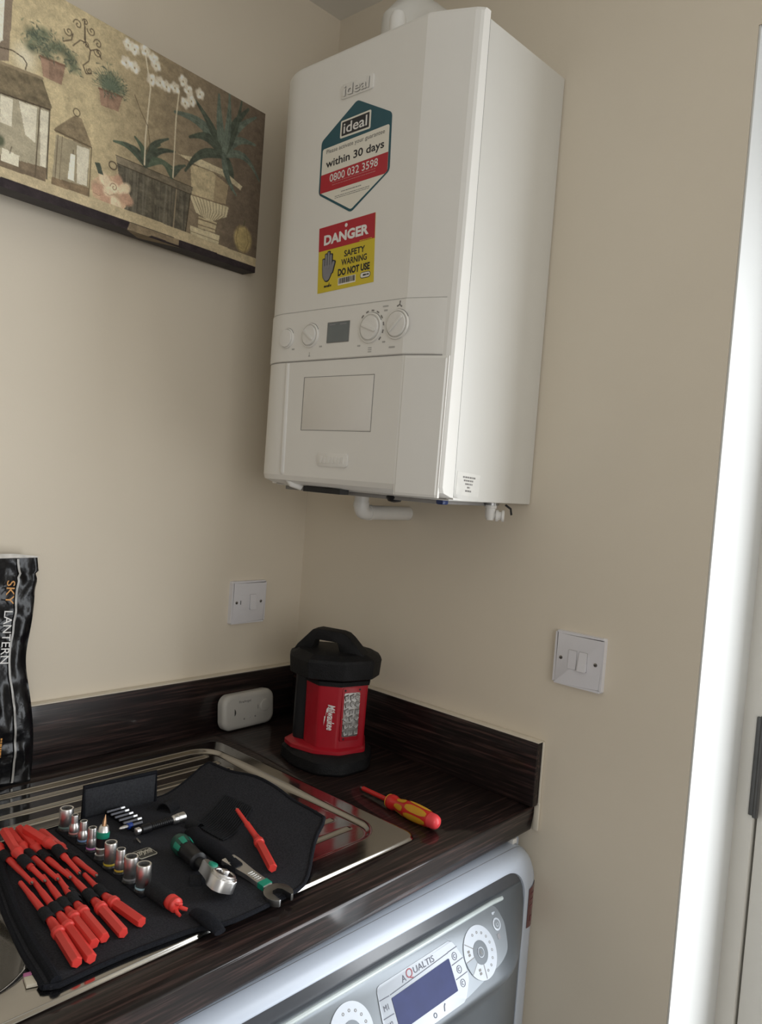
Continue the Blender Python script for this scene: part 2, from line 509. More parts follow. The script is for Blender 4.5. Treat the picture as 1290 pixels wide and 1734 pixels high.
me.polygons.add(len(q)); me.polygons.foreach_set('loop_start', (np.arange(len(q)) * 4).astype(np.int32))
me.polygons.foreach_set('use_smooth', np.ones(len(q), bool))
me.update(calc_edges=True); me.validate()
me.materials.append(STEEL)
so = bpy.data.objects.new('sink', me); COL.objects.link(so)
tag(so, 'stainless steel inset sink with ridged drainer, set in the dark worktop', 'sink')


def deck(x, y):  # height of the steel under a point
    return 0.9045 + float(sink_h(np.array([x]), np.array([y]))[0])


# ------------------------------------------------------------------ boiler
FB = Frame((-0.278, 0, 0), (0, -1, 0), (0, 0, 1))           # front of the boiler: a = -y, b = z
b = thing('wall_boiler', (-0.14, -0.3625, 1.393), 'white combination boiler hung on the wall beside the flower canvas', 'boiler')
BY0, BY1, BZ0, BZ1 = -0.5603, -0.1653, 1.393, 2.0934
MB().box(-0.2240, -0.002, BY0, BY1, BZ0, BZ1, 0.0025).build('casing', CASE, b)


BRY, LEY = -0.5710, -0.1560                                   # the cover oversails the casing a little
CRR, CRL = -0.497, -0.226


def brink(z): return -0.2445 - 0.012 * float(np.clip((2.09 - z) / .69, 0, 1))


def surf_x(y, z, fx=-0.278):
    """front surface of the cover"""
    b_ = brink(z)
    if y < CRR:
        t = (y - BRY) / (CRR - BRY); t = min(max(t, 0), 1)
        return b_ + (fx - b_) * (t + .04 * math.sin(PI * t))
    if y > CRL:
        t = min((y - CRL) / (LEY - CRL), 1)
        return fx + .048 * (1 - math.sqrt(max(0, 1 - t * t)))
    return fx


def cover_ring(z, dx=0.0, dz=0.0):
    pts = [(-0.2238, BY0 + .0030), (-0.2260, BY0 + .0028), (-0.2262, BRY + .0008), (brink(z) + .010 + dx, BRY + .0003), (brink(z) + .0035 + dx, BRY + .0006), (brink(z) + dx, BRY + .004)]
    for y in np.linspace(BRY + .010, CRR, 7): pts.append((surf_x(y, z) + dx, y))
    for y in np.linspace(CRR, CRL, 6)[1:]: pts.append((surf_x(y, z) + dx, y))
    for y in [CRL + (LEY - CRL) * math.sin(PI / 2 * k / 18) for k in range(1, 19)]: pts.append((surf_x(y, z) + dx, y))
    pts += [(-0.2262, LEY), (-0.2260, BY1 - .002), (-0.2238, BY1 - .002)]
    return [(float(x), float(y), z) for x, y in pts]


uc = MB()
uc.loft([cover_ring(1.3955, .045), cover_ring(1.3985, .020), cover_ring(1.404, .003), cover_ring(1.412), cover_ring(1.60), cover_ring(2.088), cover_ring(2.0934, .004)])
lower = upper = uc.build('front_cover', COVER, b, angle=9)


def overlay(name, z0, z1, y0, y1, lift, m, edge=.0012, top_line=True):
    ys = sorted(set(list(np.linspace(y0, y1, 40)) + [y for y in (CRR, CRL) if y0 < y < y1]))
    R_ = []
    for z, d in ((z0, 0.0), (z0 + edge, lift), (z1 - edge, lift), (z1, 0.0)):
        o_ = [(surf_x(y, z) - (d if y0 + .002 < y < y1 - .002 else 0) - .0003, y, z) for y in ys]
        i_ = [(surf_x(y, z) + .004, y, z) for y in ys[::-1]]
        R_.append([(float(a), float(c), float(e)) for a, c, e in o_ + i_])
    o = MB(); o.loft(R_)
    return o.build(name, m, b, angle=10)


panel = overlay('control_panel', 1.6025, 1.6838, -0.5560, -0.1600, .0016, COVER)
overlay('cheek', 1.3965, 1.6010, -0.5660, -0.4985, .0016, COVER, .004)
# gap lines round the control panel, shade painted in as grey strips
for nm, z0, z1 in (('panel_gap_shade', 1.6840, 1.6848), ('panel_gap_shade', 1.6010, 1.6022)):
    o = MB()
    ys = np.linspace(-0.5560, -0.1640, 40)
    o.loft([[(float(surf_x(y, z) - .0005), float(y), z) for y in ys] + [(float(surf_x(y, z) + .003), float(y), z) for y in ys[::-1]] for z in (z0, z1)])
    o.build(nm, LINELT if z0 > 1.65 else LINE, b)
MB().tube([(-0.2745, -0.2385, 1.6000), (-0.2750, -0.2410, 1.5), (-0.2755, -0.2425, 1.418), (-0.262, -0.2510, 1.398), (-0.245, -0.256, 1.3935)], 0.0060, 12).build('ridge', COVER, b)
# under edge: dark slots, knobs and blue tap handle
MB().box(-0.245, -0.225, -0.352, -0.262, 1.387, 1.396).build('slot', DARK, b, label='dark slot in the underside')
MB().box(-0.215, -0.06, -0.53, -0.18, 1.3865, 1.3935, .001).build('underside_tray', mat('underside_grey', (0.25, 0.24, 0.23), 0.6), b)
kn = MB(); kn.lathe((-0.205, -0.4365, 1.3935), (0, 0, -1), [(0, .012), (.004, .014), (.010, .010), (.012, 0.0)], 16); kn.build('filling_valve', BLACKP, b, label='black valve knob')
kn = MB(); kn.box(-0.215, -0.200, -0.543, -0.528, 1.386, 1.3945, .003); kn.build('tap_handle', mat('blue_tap', (0.012, 0.03, 0.12), 0.4), b, label='blue plastic tap handle')
vv = MB()
vv.lathe((-0.079, -0.535, 1.390), (0, 0, -1), [(0, .010), (.006, .010), (.007, .0085), (.020, .0085), (.026, .006)], 16)
vv.lathe((-0.079, -0.535, 1.372), (0.55, -0.8, 0), [(0, .006), (.008, .006), (.009, .0095), (.013, .0095), (.014, .007), (.018, .007), (.0185, .0095), (.0225, .0095), (.023, .005)], 18)
vv.build('valve', PIPEW, b, label='small white pipe valve')
MB().lathe((-0.079, -0.535, 1.3935), (0, 0, -1), [(0, .013), (.005, .013)], 16).build('nut', CHROMED, b, label='dark metal nut')
MB().tube([(-0.052, -0.545, 1.39), (-0.045, -0.551, 1.384), (-0.043, -0.552, 1.374)], .0018, 8).build('clip', DARK, b)
fl = MB()
fl.lathe((-0.15, -0.322, BZ1 - .002), (0, 0, 1), [(0, .038), (.012, .038), (.014, .034), (.07, .034)], 32)
fl.tube([(-0.15, -0.322, 2.15), (-0.15, -0.322, 2.19), (-0.13, -0.322, 2.213), (-0.09, -0.322, 2.222), (-0.002, -0.322, 2.225)], .034, 24)
fl.build('flue', CASE, b, label='white flue elbow on the top')
lg = MB(); lg.lathe((-0.225, -0.386, 2.090), (0, 0, 1), [(0, .005), (.020, .005), (.022, .010), (.030, .013), (.052, .0135), (.062, .010), (.067, .0)], 20, up=(0, 1, 0)); lg.build('flue_clamp', PIPEW, b)

# seam between casing and cover
MB().box(-0.2240, -0.2132, BY0 - .0004, BY0 + .004, BZ0 + .003, BZ1 - .002).build('seam', DARK, b)


FP = Frame((-0.2799, 0, 0), (0, -1, 0), (0, 0, 1))          # face of the control panel


def dial(y, z, r, ro, F, ptr, label, tick=None):
    d = MB(); P = F(-y, z)
    d.lathe(P, F.n, [(0, ro), (.0020, ro), (.0030, ro * .97), (.0032, ro * .90), (.001, ro * .88)], 40)
    o = d.build('dial', COVER, b, label=label)
    k = MB(); k.lathe(P, F.n, [(.0008, r), (.0040, r * .985), (.0050, r * .95), (.0053, r * .85), (.0054, 0.0)], 40)
    ko = k.build('knob', KNOB, o)
    if ptr is not None:
        G = F.turned(-y, z, ptr, .0054)
        pg = MB(); pg.prism(G, rrect(-r * .86, r * .86, -r * .12, r * .12, r * .1), -.001, .0020, .0008); pg.build('pointer', KNOB, o)
    rg = MB()
    G = Frame(P, F.r, F.u)
    rg.prism(G, sector(0, 0, ro * 1.0, ro * 1.035, 0.15 * PI, 0.95 * PI), 0, .0006)
    if tick:
        for a in np.linspace(-0.25 * PI, 0.72 * PI, 8):
            rg.prism(G, sector(0, 0, ro * 1.10, ro * 1.19, a, a + .20, 4), 0, .0005)
    rg.build('dial_scale', LINE, o)
    return o


dial(-0.2345, 1.6415, .0150, .0172, FP, None, 'leftmost plain round dial')
dial(-0.2930, 1.6425, .0160, .0200, FP, -0.6, 'second dial from the left with a raised bar')
dial(-0.4295, 1.6450, .0185, .0232, FP, -0.35, 'third dial with dashes around it', True)
dial(-0.4840, 1.6465, .0185, .0222, FP, 0.75, 'rightmost dial below the fan symbol')
dsp = plate('display', FP, rrect(.3330, .3835, 1.6275, 1.6605, .001), LINE, b, 0, .0006)
plate('screen', FP, rrect(.3342, .3823, 1.6287, 1.6593, .0005), LCD, dsp, .0006, .0009)
plate('screen_icons', FP, [(.338, 1.6552), (.352, 1.6552), (.352, 1.6570), (.338, 1.6570)], SGREY, dsp, .0009, .0011)
plate('screen_icons', FP, [(.362, 1.6552), (.377, 1.6552), (.377, 1.6570), (.362, 1.6570)], SGREY, dsp, .0009, .0011)
# little printed marks
def mark(poly):
    plate('printed_mark', FP, poly, LINELT, panel, 0, .0004)


for (cx, cy) in ((.252, 1.6225), (.3195, 1.6235), (.4065, 1.6195), (.4585, 1.6225)):
    mark(rrect(cx - .003, cx + .003, cy - .0012, cy + .0012, .0005))
for k in range(3): mark([(.427, 1.6085 + k * .003), (.434, 1.6085 + k * .003), (.434, 1.6100 + k * .003), (.427, 1.6100 + k * .003)])
mark([(.291, 1.6085), (.296, 1.6085), (.294, 1.6115), (.294, 1.6155), (.293, 1.6155), (.293, 1.6115)])
mark(rrect(.470, .482, 1.6125, 1.6150, .0006)); mark(rrect(.452, .463, 1.6745, 1.6765, .0006)); mark(rrect(.455, .462, 1.6680, 1.6705, .0006))
fan = MB()
for a in (PI / 2, PI / 2 + 2.1, PI / 2 - 2.1):
    G = FP.turned(.4858, 1.6755, a)
    fan.prism(G, [(0, -.0007), (.0055, -.0018), (.0055, .0005), (0, .0007)], 0, .0005)
fan.build('fan_symbol', LINE, panel)
# door flap outline in the lower cover, badges
FL = Frame((-0.2781, 0, 0), (0, -1, 0), (0, 0, 1))
fd = MB()
for x0, x1, y0, y1 in ((.283, .2840, 1.488, 1.575), (.283, .443, 1.5745, 1.5753), (.4425, .4432, 1.488, 1.5753), (.283, .4432, 1.488, 1.4888)):
    fd.prism(FL, [(x0, y0), (x1, y0), (x1, y1), (x0, y1)], 0, .0003)
fd.build('flap_outline', LINE, lower)
plate('flap', FL, rrect(.2852, .4415, 1.4898, 1.5735, .002), mat('boiler_flap_plastic', (0.77, 0.745, 0.70), 0.45, var=.01), lower, -.0002, .0006, .0004)
bd = plate('badge', FL, rrect(.3295, .3990, 1.4310, 1.4530, .0055), COVER, b, 0, .0018, .0008, label='embossed badge at the foot of the boiler')
bl = MB()
for k, hgt in enumerate((.011, .009, .012, .010, .011, .009, .011)):
    bl.prism(FL, rrect(.336 + k * .0082, .3418 + k * .0082, 1.4365, 1.4365 + hgt, .001), .0016, .0026)
bl.build('embossing', COVER, bd)
bt = plate('badge', FB, rrect(.3262, .3965, 2.0120, 2.0350, .004), COVER, b, 0, .0022, .0008, label='embossed white maker badge above the stickers')
text('lettering', 'ideal', FB, .3605, 2.0238, .056, .0175, KNOB, bt, c=.0036, bold=.012)
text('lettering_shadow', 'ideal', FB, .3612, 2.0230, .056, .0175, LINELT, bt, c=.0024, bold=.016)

# guarantee sticker
hexp = [(.3631, 2.0033), (.4398, 1.9655), (.4431, 1.8790), (.3654, 1.8300), (.2873, 1.8707), (.2860, 1.9558)]
st = plate('guarantee_sticker', FB, roundpoly(hexp[::-1], .006), TEAL, b, .0001, .0005, label='hexagonal teal and white guarantee sticker')
inner = [(.2905, 1.9425), (.4365, 1.9489), (.4390, 1.8790), (.3654, 1.8345), (.2912, 1.8725)]
plate('white_field', FB, roundpoly(inner[::-1], .004), SWHITE, st, .0005, .0007)
plate('red_band', FB, [(.2910, 1.8715), (.4335, 1.8757), (.4388, 1.8790), (.4380, 1.9073), (.2905, 1.9007)], SRED, st, .0007, .0009)
bg_ = plate('badge_border', FB, roundpoly([(.3291, 1.9510), (.3960, 1.9518), (.3955, 1.9806), (.3291, 1.9783)], .003), SWHITE, st, .0005, .0008)
plate('badge_field', FB, roundpoly([(.3325, 1.9540), (.3927, 1.9548), (.3922, 1.9776), (.3325, 1.9755)], .001), SBLACK, st, .0008, .0010)
text('lettering', 'ideal', FB, .3624, 1.9657, .052, .0165, WTEXT, st, c=.0012, bold=.012, ang=.02)
text('lettering', 'Please activate your guarantee', FB, .3640, 1.9375, .128, .0088, mat('grey_lettering', (0.12, 0.12, 0.12), 0.5), st, c=.0009, ang=.03)
text('lettering', 'within 30 days', FB, .3645, 1.9175, .128, .0165, SBLACK, st, c=.0009, bold=.018, ang=.04)
text('lettering', '0800 032 3598', FB, .3650, 1.8945, .106, .0125, WTEXT, st, c=.0011, bold=.008, ang=.04)


def dashes(F, x0, x1, y, h, m, parent, c, name='small_print', ang=0.0, rows=1, dy=0.003, seed=1):
    rnd = random.Random(seed); o = MB()
    for r in range(rows):
        x = x0 + rnd.random() * .003
        while x < x1:
            w_ = rnd.uniform(.0015, .0055)
            yy = y - r * dy + (x - x0) * ang
            o.prism(F, [(x, yy), (min(x + w_, x1), yy + w_ * ang), (min(x + w_, x1), yy + w_ * ang + h), (x, yy + h)], c, c + .0002)
            x += w_ + rnd.uniform(.0006, .0014)
    return o.build(name, m, parent, smooth=False)


dashes(FB, .318, .414, 1.8842, .0011, mat('pink_print', (0.55, 0.2, 0.2), 0.5), st, .0009, ang=.03, rows=2, dy=.0042, seed=3)
dashes(FB, .340, .385, 1.8660, .0012, LINE, st, .0007, ang=.03, seed=4)
dashes(FB, .325, .403, 1.8605, .0009, LINE, st, .0007, ang=.03, rows=2, dy=.0028, seed=5)

# danger sticker (stuck on slightly turned)
FD = FB.turned(.3011, 1.7097, 0.045)
Wd, Hd = .1255, .1055
ds = plate('warning_sticker', FD, [(0, 0), (Wd, 0), (Wd - .0015, Hd), (-.001, Hd)], SYEL, b, .0001, .0005, label='red and yellow danger sticker')
plate('red_field', FD, [(-.0005, .0675), (Wd - .001, .0670), (Wd - .0015, Hd), (-.001, Hd)], SRED, ds, .0005, .0007)
text('lettering', 'DANGER', FD, .0615, .0835, .1000, .0165, WTEXT, ds, c=.0009, bold=.045)
plate('hole', FD, circle(.0615, .0990, .0030, 20), WTEXT, ds, .0007, .0010)
dashes(FD, .092, .119, .0677, .0010, SYEL, ds, .0008, seed=8)
text('lettering', 'SAFETY', FD, .0820, .0545, .0455, .0100, SBLACK, ds, c=.0007, bold=.025)
text('lettering', 'WARNING', FD, .0815, .0415, .0560, .0100, SBLACK, ds, c=.0007, bold=.025)
text('lettering', 'DO NOT USE', FD, .0815, .0265, .0700, .0115, SBLACK, ds, c=.0007, bold=.045)


def hand(F, cx, cy, s, grow):
    P = []
    o = MB()
    g = grow
    o.prism(F, roundpoly([(cx - .0115 * s - g, cy + .002 * s), (cx - .0100 * s - g, cy - .016 * s), (cx - .004 * s, cy - .0235 * s - g), (cx + .004 * s, cy - .0235 * s - g), (cx + .010 * s + g, cy - .014 * s), (cx + .0115 * s + g, cy + .003 * s)], .004 * s), .0005 if g else .0007, .0007 if g else .0009)
    c9 = .00008
    for k, (dx, top) in enumerate(((-.0090, .014), (-.0030, .0215), (.0030, .0245), (.0088, .0195))):
        o.prism(F, rrect(cx + dx * s - .0022 * s - g, cx + dx * s + .0022 * s + g, cy - .004 * s, cy + top * s + g, .0021 * s), .0005 if g else .0007, (.0007 if g else .0009) + c9 * (k + 1))
    G = F.turned(cx + .0105 * s, cy - .010 * s, -.32)
    o.prism(G, rrect(-.0026 * s - g, .0026 * s + g, -.002, .018 * s + g, .0025 * s), .0005 if g else .0007, (.0007 if g else .0009) + c9 * 5)
    return o


hand(FD, .0215, .0400, .95, .0017).build('hand_outline', SBLACK, ds)
hand(FD.turned(0, 0, 0, .0004), .0215, .0400, .95, 0).build('hand_symbol', SGREY, ds)
plate('barcode_field', FD, [(.0475, .0062), (.0865, .0062), (.0865, .0178), (.0475, .0178)], SWHITE, ds, .0005, .0007)
bc = MB(); rnd = random.Random(3); x = .0495
while x < .0845:
    w_ = rnd.uniform(.0004, .0014); bc.prism(FD, [(x, .0085), (x + w_, .0085), (x + w_, .0170), (x, .0170)], .0007, .0009); x += w_ + rnd.uniform(.0004, .0011)
bc.build('barcode_bars', SBLACK, ds, smooth=False)
plate('oval_border', FD, rrect(.0965, .1185, .0090, .0185, .0046), SBLACK, ds, .0005, .0007)
plate('oval_field', FD, rrect(.0975, .1175, .0100, .0175, .0036), SWHITE, ds, .0007, .0009)
dashes(FD, .1000, .1150, .0125, .0026, SBLACK, ds, .0009, seed=2)
dashes(FD, .0130, .0320, .0075, .0030, SBLACK, ds, .0006, seed=6)
plate('logo_spike', FD, [(.0260, .0105), (.0278, .0105), (.0270, .0150)], SBLACK, ds, .0005, .0008)

# data label on the boiler side
FS = Frame((0, BY0, 0), (1, 0, 0), (0, 0, 1))
dt = plate('data_label', FS, [(-.2090, 1.4035), (-.1510, 1.4005), (-.1495, 1.4345), (-.2080, 1.4385)], mat('label_white', (0.77, 0.76, 0.72), 0.5), b, .0001, .0004, label='small white printed label on the boiler side')
for k, wd in enumerate((.034, .024, .021, .010, .017)):
    dashes(FS, -.1795 - wd / 2, -.1795 + wd / 2, 1.4290 - k * .0052, .0026, LINE, dt, .0004, seed=20 + k, ang=-.04)

# condensate pipe
cp = MB()
PX, PY = -0.129, -0.290
pp = [(PX, PY, 1.392), (PX, PY, 1.366)]
for k in range(1, 7):
    a = PI / 2 * k / 6
    pp.append((PX + .011 * (1 - math.cos(a)), PY, 1.366 - .011 * math.sin(a)))
pp += [(PX + .05, PY, 1.355), (-0.0005, PY, 1.355)]
pt = thing('waste_pipe', (PX, PY, 1.37), 'white plastic elbow pipe hanging under the boiler', 'pipe')
cp.tube(pp, .0132, 18); cp.build('pipe', PIPEW, pt)
cl = MB(); cl.lathe((PX, PY, 1.374), (0, 0, -1), [(0, .0142), (.010, .0142)], 18); cl.lathe((PX + .018, PY, 1.355), (1, 0, 0), [(0, .0142), (.008, .0142)], 18); cl.build('joint', PIPEW, pt)

# ------------------------------------------------------------------ switches
def switch(name, F, label, mode):
    t = thing(name, F(0, 0), label, 'switch')
    s = .0430
    p = MB(); p.prism(F, rrect(-s, s, -s, s, .003), 0, .0050); p.prism(F, rrect(-s, s, -s, s, .003), .005, .0095, .0045, 2)
    p.build('face_plate', PLATE, t)
    for a in (-.0305, .0305):
        q_ = MB(); q_.lathe(F(a, 0, .0088), F.n, [(0, .0030), (.0012, .0030), (.0016, .0018)], 16)
        so_ = q_.build('screw', SCREW, t)
        plate('slot', F.turned(a, 0, 0.5), [(-.0025, -.0004), (.0025, -.0004), (.0025, .0004), (-.0025, .0004)], DARK, so_, .0103, .0107)
    def rocker(cx, tilt):
        fr = plate('rocker_gap', F, rrect(cx - .0074, cx + .0074, -.0155, .0154, .001), LINE, t, .0093, .0097)
        r = MB()
        poly = rrect(cx - .0070, cx + .0070, -.0150, .0150, .001, 3)
        hi = [F(x, y, (.0122 if tilt else .0106) + (0.0021 * (-y / .015) if tilt else 0)) for x, y in poly]; lo = [F(x, y, .009) for x, y in poly]
        r.loft([lo, hi]); r.build('rocker', PLATE, t, smooth=False)
        return fr
    if mode == 'double':
        rocker(-.0100, False); rocker(.0085, True)
    else:
        rocker(.0095, True)
        plate('fuse_carrier', F, rrect(-.0240, -.0010, -.0150, .0150, .001), PLATE, t, .0093, .0101, .0004)
        plate('fuse_slot', F, [(-.0215, -.004), (-.0200, -.004), (-.0200, .004), (-.0215, .004)], DARK, t, .0100, .0104)


switch('light_switch', Frame((0, -0.6764, 1.1531), (0, -1, 0), (0, 0, 1)), 'white double switch plate on the wall to the right of the lantern', 'double')
switch('fused_switch', Frame((-0.1463, 0, 1.1483), (1, 0, 0), (0, 0, 1)), 'white fused single switch plate on the wall above the alarm', 'single')

# ------------------------------------------------------------------ flower canvas
PW, PH, PD = 0.62, 0.2992, 0.034
yaw = 0.1
ex = Vector((-math.cos(yaw), -math.sin(yaw), 0)); ez = Vector((0, 0, 1)); en = ex.cross(ez)
if en.y > 0: en = -en
PO = Vector((-0.2052, -0.035, 1.7922))
pic = thing('canvas_picture', PO + ex * (PW / 2), 'wide canvas print of potted plants and lanterns on the wall left of the boiler', 'picture')


def PP(u, v, c=0): return PO + ex * u + ez * v + en * c


STEP = 1.0                                                     # mm per paint cell
NU, NV = int(PW * 1000 / STEP) + 1, int(PH * 1000 / STEP) + 1
UU, VV = np.meshgrid(np.arange(NU) * STEP, np.arange(NV) * STEP, indexing='ij')
IMG = np.zeros((NU, NV, 3))


def smooth_noise(n1, n2):
    g = RNG.random((n1, n2))
    a = np.linspace(0, n1 - 1.001, NU); c = np.linspace(0, n2 - 1.001, NV)
    i = a.astype(int); j = c.astype(int); fa = (a - i)[:, None]; fc = (c - j)[None, :]
    fa = fa * fa * (3 - 2 * fa); fc = fc * fc * (3 - 2 * fc)
    return g[i][:, j] * (1 - fa) * (1 - fc) + g[i + 1][:, j] * fa * (1 - fc) + g[i][:, j + 1] * (1 - fa) * fc + g[i + 1][:, j + 1] * fa * fc


def put(mask, col, jit=0.0):
    global IMG
    c = np.array(col, float)
    m = np.clip(mask, 0, 1)[..., None]
    cc = c if jit == 0 else c * (1 + jit * (NOI - 0.5))[..., None]
    IMG = IMG * (1 - m) + cc * m


NOI = 0.5 * smooth_noise(60, 40) + 0.3 * smooth_noise(160, 90) + 0.2 * smooth_noise(320, 180)


def pmask(P):
    x = UU; y = VV; inside = np.zeros(UU.shape, bool)
    n = len(P)
    for i in range(n):
        x1, y1 = P[i]; x2, y2 = P[(i + 1) % n]
        if y1 == y2: continue
        c = ((y1 > y) != (y2 > y)) & (x < (x2 - x1) * (y - y1) / (y2 - y1) + x1)
        inside ^= c
    return inside.astype(float)


def smask(P, wd, soft=0.7):
    d = np.full(UU.shape, 1e9)
    ws = wd if isinstance(wd, (list, tuple)) else [wd] * len(P)
    out = np.zeros(UU.shape)
    for i in range(len(P) - 1):
        x1, y1 = P[i]; x2, y2 = P[i + 1]
        L = max((x2 - x1) ** 2 + (y2 - y1) ** 2, 1e-6)
        t = np.clip(((UU - x1) * (x2 - x1) + (VV - y1) * (y2 - y1)) / L, 0, 1)
        dd = np.hypot(UU - x1 - t * (x2 - x1), VV - y1 - t * (y2 - y1))
        r = (ws[i] * (1 - t) + ws[i + 1] * t) / 2
        out = np.maximum(out, np.clip((r - dd) / soft + 0.5, 0, 1))
    return out


def blob(cx, cy, rx, ry, soft=0.3, rot=0.0):
    a = (UU - cx) * math.cos(rot) + (VV - cy) * math.sin(rot); c = -(UU - cx) * math.sin(rot) + (VV - cy) * math.cos(rot)
    return np.clip((1 - np.hypot(a / rx, c / ry)) / soft, 0, 1)


def leaf(p, q, wd, bend, col):
    p = np.array(p, float); q = np.array(q, float); d = q - p; nrm = np.array([-d[1], d[0]])
    pts = []; ws = []
    for k in range(9):
        t = k / 8
        pts.append(tuple(p + d * t + nrm * bend * math.sin(PI * t))); ws.append(wd * (0.25 + 1.1 * math.sin(PI * min(1, t * 0.85 + 0.12)) * (1 - t * .75)))
    put(smask(pts, ws), col, .5)
    put(smask(pts[:-2], .8) * .6, tuple(c * 1.3 for c in col))


def spiral(cx, cy, r, sgn, col):
    P = [(cx + r * (1 - t) * math.cos(sgn * t * 9), cy + r * (1 - t) * math.sin(sgn * t * 9)) for t in np.linspace(0, .85, 18)]
    put(smask(P, 1.6) * .85, col)


# background wash
g1 = np.clip((UU - 70) / 290, 0, 1)
BGc = np.array([98, 84, 68.]) * (1 - g1[..., None]) + np.array([172, 155, 114.]) * g1[..., None]
mid = np.exp(-((UU - 150) / 90) ** 2)[..., None]
IMG = BGc * (1 - .45 * mid) + np.array([128, 112, 86.]) * .45 * mid
IMG *= (0.86 + 0.28 * NOI)[..., None]
IRON = (72, 60, 46); LEAFD = (70, 77, 64); LEAFL = (90, 100, 86)
put(pmask([(620, 300), (490, 300), (493, 175), (505, 170), (620, 165)]), (122, 106, 86), .2)
put(pmask([(620, 300), (503, 300), (502, 200), (506, 195), (620, 190)]), (205, 198, 175), .15)
put(blob(470, 190, 24, 26, .8), (190, 180, 150))
for P in ([(381, 287), (377, 255), (368, 247), (370, 230), (379, 220), (373, 210), (364, 214)], [(413, 240), (400, 248), (398, 258)], [(377, 255), (386, 254), (397, 241)], [(379, 277), (379, 258)], [(368, 247), (357, 254), (349, 243)]):
    put(smask(P, 1.8) * .85, IRON)
for k, (x, y) in enumerate([(368, 276), (391, 275), (405, 258), (356, 262), (355, 250), (375, 252), (368, 217), (379, 284)]):
    spiral(x, y, 7.5 if k < 5 else 5, 1 if k % 2 else -1, IRON)
for P, F_, rad in (([(447, 203), (407, 206), (412, 177), (441, 176)], [(452, 226), (429, 225), (401, 222), (394, 210), (460, 210), (461, 228), (443, 237), (416, 228), (438, 212)], 15), ([(350, 198), (308, 202), (314, 177), (345, 174)], [(329, 223), (340, 212), (316, 214), (330, 208)], 15)):
    put(blob(P[0][0] - 20, P[0][1] - 12, 30, 22, .9) * .5, (118, 100, 76))
    put(pmask(P), (132, 104, 82), .35)
    put(pmask([P[0], ((P[0][0] * 2 + P[1][0]) / 3, P[1][1] - 2), ((P[3][0] * 2 + P[2][0]) / 3, P[2][1]), P[3]]) * .5, (158, 124, 98))
    put(smask([P[0], P[1]], 3), (112, 82, 62))
    for x, y in F_: put(blob(x, y, rad, rad * .8, .8) * .8, (76, 84, 64), .5)
    for k in range(170):
        x, y = F_[int(RNG.integers(len(F_)))]
        x += RNG.normal(0, 8); y += RNG.normal(0, 7); a = RNG.uniform(0, 2 * PI)
        col = LEAFD if RNG.random() < .5 else (104, 112, 86)
        put(smask([(x, y), (x + 7 * math.cos(a), y + 5 * math.sin(a))], [2.0, .4]) * .8, col)
for k in range(26):
    a = PI * (-0.1 + 1.2 * k / 25)
    put(smask([(329, 206), (329 + 34 * math.cos(a), 208 + 30 * math.sin(a))], [2.2, .5]) * .8, (80, 92, 72) if k % 2 else (98, 108, 88))
# big lantern
put(pmask([(620, 124), (502, 127), (428, 134), (426, 34), (497, 27), (620, 20)]), (148, 138, 112), .25)
for P in ([(502, 124), (484, 126), (483, 88), (500, 87)], [(475, 127), (448, 129), (448, 78), (463, 84)], [(443, 128), (430, 130), (430, 48), (438, 48)], [(600, 120), (520, 122), (520, 60), (600, 60)]):
    put(pmask(P) * .8, (198, 190, 166), .2)
put(pmask([(620, 165), (504, 167), (442, 172), (425, 138), (428, 132), (502, 126), (620, 122)]), (106, 93, 68), .5)
put(smask([(620, 168), (504, 168), (442, 173)], 4), (128, 112, 84), .3)
put(smask([(620, 126), (502, 127), (427, 134)], 1.6), (62, 52, 40))
put(smask([(506, 188), (488, 192), (472, 189), (466, 183), (468, 174)], 1.5), IRON)
put(pmask([(620, 45), (498, 42), (427, 49), (429, 29), (497, 27), (620, 25)]), (108, 92, 70), .4)
put(pmask([(495, 54), (470, 51), (471, 36), (497, 36)]), (194, 186, 160), .1)
put(smask([(443, 131), (445, 30)], 1.8), (84, 72, 54)); put(smask([(428, 134), (427, 33)], 1.8), (70, 60, 46)); put(smask([(484, 50), (482, 60)], 1), IRON)
put(blob(500, 62, 10, 10, .5), (80, 84, 62))
# small lantern
put(pmask([(416, 102), (359, 105), (360, 40), (419, 36)]), (140, 128, 100), .2)
put(pmask([(382, 99), (360, 101), (362, 45), (378, 43)]), (188, 180, 156), .15)
put(pmask([(391, 83), (384, 84), (383, 45), (394, 44)]), (208, 202, 178))
put(smask([(387, 84), (387, 90)], .9), IRON)
put(pmask([(388, 141), (377, 142), (357, 108), (360, 102), (418, 106), (419, 111)]), (122, 106, 78), .5)
put(smask([(419, 108), (358, 105)], 1.6), (84, 70, 50))
P = [(385 + 5.5 * math.cos(a), 147 + 5.5 * math.sin(a)) for a in np.linspace(0, 2 * PI, 16)]
put(smask(P, 1.5), (84, 72, 54))
put(pmask([(419, 39), (358, 43), (357, 26), (420, 25)]), (116, 97, 70), .4)
put(smask([(357, 105), (357, 28)], 1.6), (80, 68, 50)); put(smask([(413, 103), (414, 38)], 1.2), (92, 78, 58)); put(smask([(406, 103), (407, 38)], .8), (100, 86, 64))
